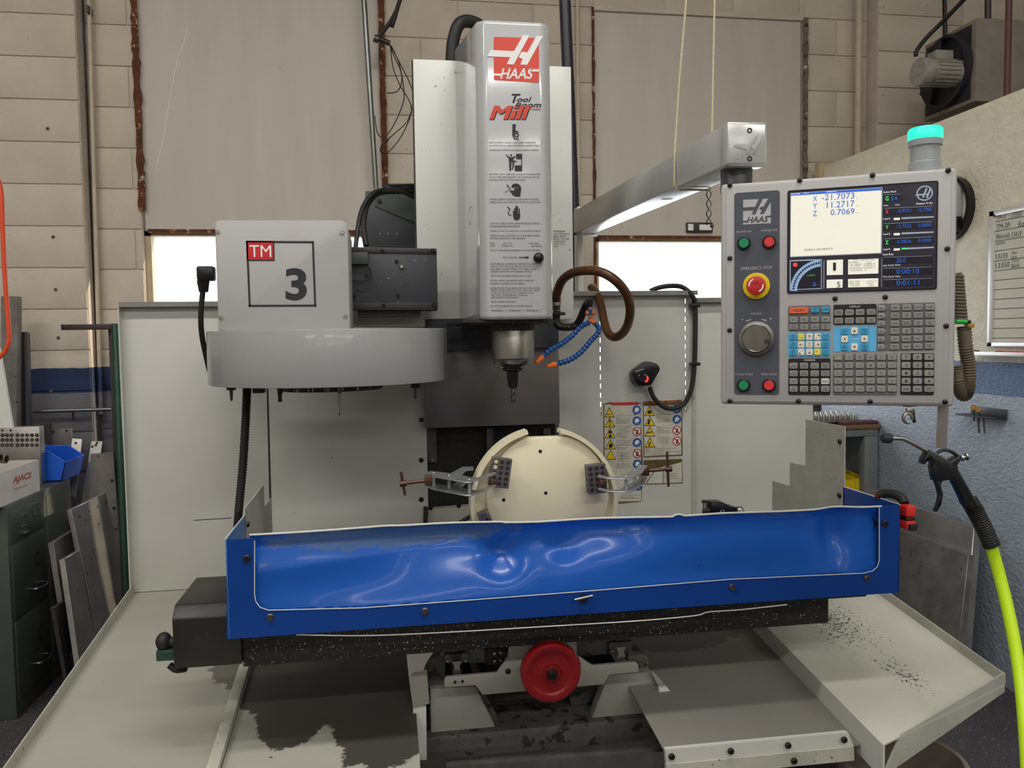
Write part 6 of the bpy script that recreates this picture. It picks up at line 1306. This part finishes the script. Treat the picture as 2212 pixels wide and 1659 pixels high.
for i, (x0, y0, x1, lab) in enumerate(((1822, 1036, 1846, 'yellow plastic bin on the bench shelf with its straight side to the front'), (1846, 1034, 1870, 'yellow plastic bin on the bench shelf beside the bench leg'))):
    xa_, xb_ = PY(x0, 1050, bY+.05).x, PY(x1, 1050, bY+.05).x; zb2 = PY(x0, y0, bY+.05).z
    t = thing('parts_bin', lab, 'bin', ((xa_+xb_)/2, bY+.12, zsh), 'yellow bins under the bench')
    for nm, pr in (('bin_side', [(xa_, 0)]), ('bin_side', [(xb_-.004, 0)])): B().prism([V((pr[0][0], bY+.05, zsh)), V((pr[0][0], bY+.04, zb2)), V((pr[0][0], bY+.24, zb2+.02)), V((pr[0][0], bY+.24, zsh))], (.004, 0, 0)).build(nm, 'yellow', t)
    B().bb((xa_, bY+.045, zsh), (xb_, bY+.05, zb2)).build('bin_front', 'yellow', t); B().bb((xa_, bY+.236, zsh), (xb_, bY+.24, zb2+.02)).build('bin_back', 'yellow', t); B().bb((xa_, bY+.05, zsh), (xb_, bY+.24, zsh+.004)).build('bin_floor', 'yellow', t)
# collet rack, book, pale dome on the bench
rk0 = thing('socket_rack', 'black rack on the bench holding rows of shiny steel sockets', 'rack', (PY(1805, 905, bY+.15).x, bY+.15, bz1))
rx0_, rx1_ = PY(1735, 905, bY+.1).x, PY(1852, 905, bY+.1).x; B().bb((rx0_, bY+.06, bz1), (rx1_, bY+.3, bz1+.012), .002).build('rack_base', 'black_gloss', rk0)
sk = None
for r in range(4):
    for c in range(10):
        p = V((rx0_+.015+c*(rx1_-rx0_-.03)/9, bY+.09+r*.055, bz1+.012))
        if sk is None:
            sk = B().lathe([(.0105, 0), (.0105, .028), (.009, .034), (.006, .034), (.005, .02), (0, .02)], p, (0, 0, 1), 14).build('socket', 'bolt_bright', None, p); tag(sk, 'small shiny steel socket standing in the bench rack', 'socket', 'sockets in the bench rack')
        else: o = sk.copy(); link(o, None, p)
solo(B().box(PY(1855, 908, bY+.05)+V((0, 0, -PY(1855, 908, bY+.05).z+bz1+.0085)), (.22, .07, .016), None, .002), 'note_book', 'red_pipe', 'flat dark red book lying at the edge of the bench top', 'book')
dm = PY(1862, 895, bY+.33); solo(B().lathe([(.055, 0), (.055, .05), (.04, .075), (.015, .082), (0, .083)], (dm.x, bY+.38, bz1), (0, 0, 1), 28), 'plastic_dome', 'wing', 'pale rounded plastic cover standing behind the socket rack', 'cover')
# whiteboard with marker tray
wx = PXW-.004
def rw(x, y, d=0): return PX(x, y, PXW-.004-d)
def zw(x, y): return (2000+x*.16879, 380+y*.16878)
tl_, bl_ = rw(*zw(850, 460)), rw(2138, 748); yF = tl_.y; yN = .9
wbt = thing('white_board', 'lined white board with handwritten job list in an aluminium frame', 'white board', (wx, (yF+yN)/2+.5, bl_.z)); yN = 1.9
B().bb((wx-.008, yN, bl_.z), (wx, yF, tl_.z)).build('board_face', 'wb_white', wbt)
b = B()
for a, c in (((yN, tl_.z-.02), (yF, tl_.z)), ((yN, bl_.z), (yF, bl_.z+.015)), ((yF-.025, bl_.z), (yF, tl_.z)), ((yN, bl_.z), (yN+.025, tl_.z))): b.bb((wx-.014, *a), (wx, *c), .001)
b.build('board_frame', 'wb_frame', wbt)
for p in (zw(870, 505), (2135, 742)): q = rw(*p, .0145); B().cyl(q, q+V((-.001, 0, 0)), .005, n=12).build('screw', 'bolt_black', wbt)
b = B(); zlines = [rw(*zw(890, y)).z for y in (592, 715, 842, 968, 1095, 1218, 1340, 1460, 1582)]; st_ = (zlines[0]-zlines[-1])/8
zlines += [zlines[-1]-st_*k for k in range(1, 8)]
for z in zlines:
    if z > bl_.z+.02: b.bb((wx-.0088, yN+.03, z-.0012), (wx-.008, yF-.026, z+.0012))
b.build('ruled_line_print', 'ink_soft', wbt)
b = B()
def wtext(t, x0, y0, x1, y1):
    o = rw(*zw(x0, y0), .0092); U = rw(*zw(x1, y0), .0092)-o; U = V((0, U.y, 0)); W_ = V((0, 0, rw(*zw(x0, y1), .0092).z-o.z)); b.text(t, o, U, W_, .1)
for t, x0, y0, x1, y1 in (('TM-3', 905, 565, 1018, 515), (': 13350', 1062, 545, 1225, 478), ('TM-3P:', 903, 692, 1080, 620), ('Rol', 1182, 655, 1275, 585), ('Mini-mill:', 900, 815, 1075, 752), ('13419', 1098, 790, 1222, 722), ('INCOMING', 905, 885, 1012, 850), ('13335', 893, 1068, 1045, 1005), ('New', 1098, 1005, 1165, 965), ('Parts', 1090, 1060, 1160, 1018), ('13350', 890, 1185, 1070, 1118), ('Carrs', 1100, 1110, 1188, 1068), ('Bands', 1095, 1180, 1195, 1125)):
    wtext(t, x0, y0, x1, y1)
b.build('handwriting_print', 'wb_ink', wbt)
ztr = rw(2130, 765).z; B().bb((wx-.07, yN+.3, ztr-.003), (wx, yF+.06, ztr), .001).bb((wx-.072, yN+.3, ztr-.003), (wx-.069, yF+.06, ztr+.012), .0005).build('marker_tray', 'wb_frame', wbt)
for y0_, y1_, m, lab in ((yF+.0, yF-.11, 'wb_frame', 'grey capped marker lying on the white board tray'), (yF-.12, yF-.26, 'red_plastic', 'red marker lying on the white board tray')):
    t = thing('marker_pen', lab, 'marker', (wx-.04, y0_, ztr), 'markers on the tray'); B().cyl((wx-.04, y0_, ztr+.008), (wx-.04, y1_, ztr+.008), .008, n=12).build('pen_body', m, t); B().cyl((wx-.04, y0_+.035, ztr+.008), (wx-.04, y0_, ztr+.008), .0085, n=12).build('pen_cap', 'ink' if m == 'wb_frame' else 'badge_red', t)
# round dial behind the pendant
dc_ = PX(2070, 447, PXW-.02); dl = thing('wall_dial', 'round black-rimmed dial with grey ribbed holder, half hidden behind the pendant', 'dial', (PXW, dc_.y+.05, dc_.z-.14))
cc0 = V((PXW-.001, dc_.y+.06, dc_.z)); B().lathe([(.135, 0), (.135, .03), (.125, .035), (.118, .03), (.118, .01), (0, .01)], cc0, (-1, 0, 0), 40).build('dial_rim', 'black_gloss', dl)
B().lathe([(.117, .01), (.117, .014), (0, .014)], cc0, (-1, 0, 0), 40).build('dial_face', 'dial', dl)
B().box(cc0+V((-.04, -.05, .02)), (.05, .07, .13), None, .008).build('holder', 'pendant', dl)
for k in range(6): B().box(cc0+V((-.066, -.05, .07-k*.018)), (.004, .05, .006), None, .001).build('rib', 'slide', dl)
B().box(cc0+V((-.04, -.055, -.075)), (.05, .07, .06), None, .008).build('holder_foot', 'black_gloss', dl)
# key bracket on the wall
def zq(x, y): return (2000+x*.16879, 640+y*.16878)
kb = thing('key_bracket', 'small dark angle bracket on the blue-grey wall holding keys', 'bracket', rw(*zq(800, 1500)))
k0, k1 = rw(*zq(585, 1400)), rw(*zq(1040, 1560)); B().bb((wx-.003, k1.y, k1.z), (wx, k0.y, k0.z), .001).build('bracket_back', 'slide', kb); B().bb((wx-.05, k1.y, k1.z-.006), (wx, k0.y+.03, k1.z), .001).build('bracket_shelf', 'dark_steel', kb)
for i, (x, y) in enumerate(((612, 1420), (675, 1445))):
    q = rw(*zq(x, y), .045); t = tag(B().lathe([(.011, 0), (.011, .003), (.004, .003), (.004, 0), (.011, 0)], q, (-1, -.6, 0), 16, False).build('door_key', 'ochre'), 'brass key stuck upright in the wall bracket', 'key', 'keys in the bracket')
    B().beam(q+V((0, 0, -.01)), q+V((.0, -.004, -.055)), .006, .002).build('key_blade', 'steel_dark', t)
for x in (665, 735): q = rw(*zq(x, 1560), .04); solo(B().cyl(q, q+V((0, -.01, -.06)), .004, n=8), 'hex_key', 'steel_dark', 'short dark hex key hanging down through the wall bracket', 'tool', 'hex keys in the bracket')
# leaning plates by the partition
def rlean(name, q, Xt, Xb, th, mat, label):
    P4 = [PX(*q[0], Xt), PX(*q[1], Xt), PX(*q[2], Xb), PX(*q[3], Xb)]
    for i, j in ((2, 1), (3, 0)):
        if P4[i].z < FZ+.002: P4[i] = P4[j].lerp(P4[i], (P4[j].z-FZ-.002)/(P4[j].z-P4[i].z))
    t_ = thing(name, label, 'plate', (P4[2]+P4[3])/2, 'plates leaning on the partition'); n = (P4[1]-P4[0]).cross(P4[3]-P4[0]).normalized()
    if n.x < 0: n = -n
    B().prism(P4, n*th, .002, 1).build('plate_body', mat, t_); return t_
rlean('metal_plate', [(1948, 1083), (2104, 1139), (2070, 1560), (1930, 1440)], 2.30, 2.14, .035, 'alu', 'clean grey aluminium plate leaning on the partition behind the stained plate')
rlean('metal_plate', [(1930, 1138), (2092, 1198), (2052, 1560), (1900, 1440)], 2.24, 2.08, .03, 'alu_dull', 'stained rusty metal plate leaning in front of the clean plate')
# bucket on the floor
zr_ = FZ+.37; bc_ = PZ(1943, 1631, zr_); Rb = pxm(130, bc_)
solo(B().lathe([(Rb*.86, 0), (Rb*.97, .34), (Rb*1.02, .345), (Rb*1.03, .365), (Rb, .37), (Rb*.96, .365), (Rb*.94, .3), (Rb*.84, .008), (0, .008)], (bc_.x, bc_.y, FZ), (0, 0, 1), 48), 'bucket', 'bucket', 'dirty pale plastic bucket standing under the corner of the chip pan', 'bucket')
# coiled cord and corrugated hose beside the pendant
cc = thing('coiled_cord', 'grey-brown coiled cord looped beside the control pendant with a green clip', 'cord', PD(2085, 850, 1.68))
b = B(); pts = []
for i in range(420):
    t = i/420; px_, py_ = 2064+9*t+0, 592+100*t; a = i*2*math.pi/30
    pts.append(PD(px_, py_, 1.68)+V((.0125*math.cos(a), .0125*math.sin(a), 0)))
B().tube(pts, .0036, 7).build('cord_coil', 'coil', cc)
ribbed('cord_loop', [PD(*p, 1.68) for p in ((2082, 705), (2086, 750), (2092, 790), (2092, 830), (2086, 850), (2078, 850), (2070, 830), (2064, 790))], .0135, 100, 'coil', cc, .1)
B().cyl(PD(2064, 695, 1.66), PD(2088, 695, 1.66), .0048, n=12).build('cord_clip', 'green_ring', cc); B().cyl(PD(2088, 695, 1.66), PD(2096, 695, 1.66), .0035, n=12).build('clip_end', 'black_gloss', cc)
B().box(PD(2094, 703, 1.67), (.016, .012, .009), None, .002).build('clip_tag', 'ochre', cc)
# wrench under the pendant
wr_ = thing('open_wrench', 'open-ended steel wrench hanging under the control pendant', 'wrench', PD(1967, 900, 1.62))
def zg(x, y): return (1820+x*.21706, 860+y*.21700)
def gpoly(pts, dep, th, bev=.001): 
    P_ = [PD(*zg(*p), dep) for p in pts]; n = -cf; return B().prism(P_, cf*th, bev, 2)
ring = []
for k in range(15):
    a = math.radians(285-k*22); ring.append((655+56*math.cos(a), 198-62*math.sin(a)))
inn = [(655+30*math.cos(math.radians(285-k*22)), 200-34*math.sin(math.radians(285-k*22))) for k in range(15)][::-1]
gpoly(ring+inn, 1.60, .006).build('wrench_jaw', 'steel', wr_); gpoly([(640, 100), (715, 100), (715, 150), (640, 150)], 1.60, .006).build('wrench_shank', 'steel', wr_)
gpoly([(690, 110), (720, 110), (725, 190), (735, 240), (712, 250), (700, 200)], 1.64, .006).build('wrench_back', 'bolt_black', wr_)
# blow gun with neon hose
gd = 1.50
gn = thing('blow_gun', 'black air blow gun with bent steel nozzle hooked on the metal strap', 'air gun', PD(2060, 1020, gd))
gpoly([(870, 510), (985, 580), (1075, 630), (1170, 575), (1195, 600), (1150, 670), (1160, 720), (1300, 960), (1335, 1050), (1240, 1085), (1200, 990), (1110, 805), (1000, 830), (930, 830), (905, 700), (915, 650), (880, 600), (845, 615), (830, 665), (812, 650), (815, 610), (850, 550)], gd, .024, .003).build('gun_body', 'gun', gn)
gpoly([(925, 815), (1000, 822), (985, 870), (1010, 960), (990, 1060), (945, 1140), (922, 1125), (955, 1060), (972, 970), (950, 880)], gd+.004, .014, .003).build('trigger', 'gun', gn)
B().tube(bez([PD(*zg(*p), gd+.012) for p in ((945, 545), (985, 520), (1050, 520), (1105, 545), (1150, 580))], 24), .0032, 8).build('hook_loop', 'gun', gn)
B().tube(bez([PD(*zg(*p), gd+.012) for p in ((860, 540), (780, 495), (690, 445), (610, 408), (560, 400), (480, 400))], 30), .0042, 12).build('nozzle', 'steel', gn)
B().lathe([(.004, 0), (.0085, .002), (.0095, .008), (.0095, .017), (.006, .02), (.003, .02)], PD(*zg(495, 402), gd+.012), PD(*zg(408, 398), gd+.012)-PD(*zg(495, 402), gd+.012), 16).build('nozzle_tip', 'black_rubber', gn)
B().lathe([(.006, 0), (.006, .004), (.003, .005), (.003, .008), (.007, .009), (.007, .012)], PD(*zg(1180, 600), gd+.012), PD(*zg(1250, 578), gd+.012)-PD(*zg(1180, 600), gd+.012), 14).build('adjuster', 'steel', gn)
B().cyl(PD(*zg(1255, 1010), gd+.012), PD(*zg(1290, 1075), gd+.012), .0155, n=8).build('hose_collar', 'gun', gn)
ah = thing('neon_hose', 'bright yellow-green air hose with black ribbed sleeve below the blow gun', 'hose', PD(2150, 1180, gd))
ribbed('sleeve', [PD(*zg(1300, 1085), gd+.012), PD(*zg(1350, 1180), gd+.012), PD(*zg(1425, 1330), gd+.012), PD(*zg(1485, 1475), gd+.012)], .0145, 44, 'black_rubber', ah, .1)
B().tube(bez([PD(x, y, d) for x, y, d in ((2140, 1175, 1.512), (2158, 1240, 1.51), (2180, 1330, 1.49), (2200, 1440, 1.46), (2213, 1560, 1.42), (2222, 1720, 1.38), (2225, 1900, 1.36), (2230, 2150, 1.4))], 56), .0108, 14).build('hose_tube', 'neon', ah)
# red and black strap tool hooked over the tray corner
rt = thing('strap_tool', 'red and black plastic tool hooked over the corner of the blue tray', 'tool', (tx1+.01, 1.86, 1.1))
gx = lambda x, y, X: PX(*zg(x, y), X)
B().tube(bez([gx(350, 975, tx1+.0), gx(420, 950, tx1+.012), gx(520, 960, tx1+.024), gx(590, 1000, tx1+.03), gx(618, 1050, tx1+.03)], 24), .012, 12).build('grip_top', 'black_rubber', rt)
B().sphere(gx(365, 965, tx1+.004), .012).build('grip_end', 'red_plastic', rt)
for y0, y1, m in ((1055, 1165, 'red_plastic'), (1165, 1200, 'black_rubber'), (1200, 1290, 'red_plastic')): a = gx(620, y0, tx1+.03); c = gx(622, y1, tx1+.03); B().box((a+c)/2, (.026, .05, abs(a.z-c.z)), None, .004).build('grip_band', m, rt)
a = gx(632, 1262, tx1+.03); B().box(a+V((.0, -.027, 0)), (.02, .01, .016), None, .003).build('grip_catch', 'black_rubber', rt)
# scattered metal chips on the floor, too many to count
ck = B()
for i in range(900):
    x, y = random.uniform(0, 130), random.uniform(1440, 1659)
    if random.random() < .35: x, y = random.uniform(1880, 2212), random.uniform(1500, 1659)
    p = PZ(x, y, FZ+.003)
    if p.x < CXf+.03: continue
    s = .002+random.random()*.004
    d = V((random.uniform(-1, 1), random.uniform(-1, 1), random.uniform(-.4, .4)))*s
    ck.poly((p, p+d, p+d.cross(V((.1, .2, 1)))*.7+V((0, 0, .002))))
tag(ck.build('metal_chips', 'chips'), 'bright metal chips scattered over the dark shop floor', 'metal chips', kind='stuff')
solo(B().cyl(PY(418, 1124, 2.45), PY(500, 1119, 2.45), .0012, n=6), 'wire_rod', 'ink', 'thin black wire sticking out sideways from the ribbed conduit', 'wire')
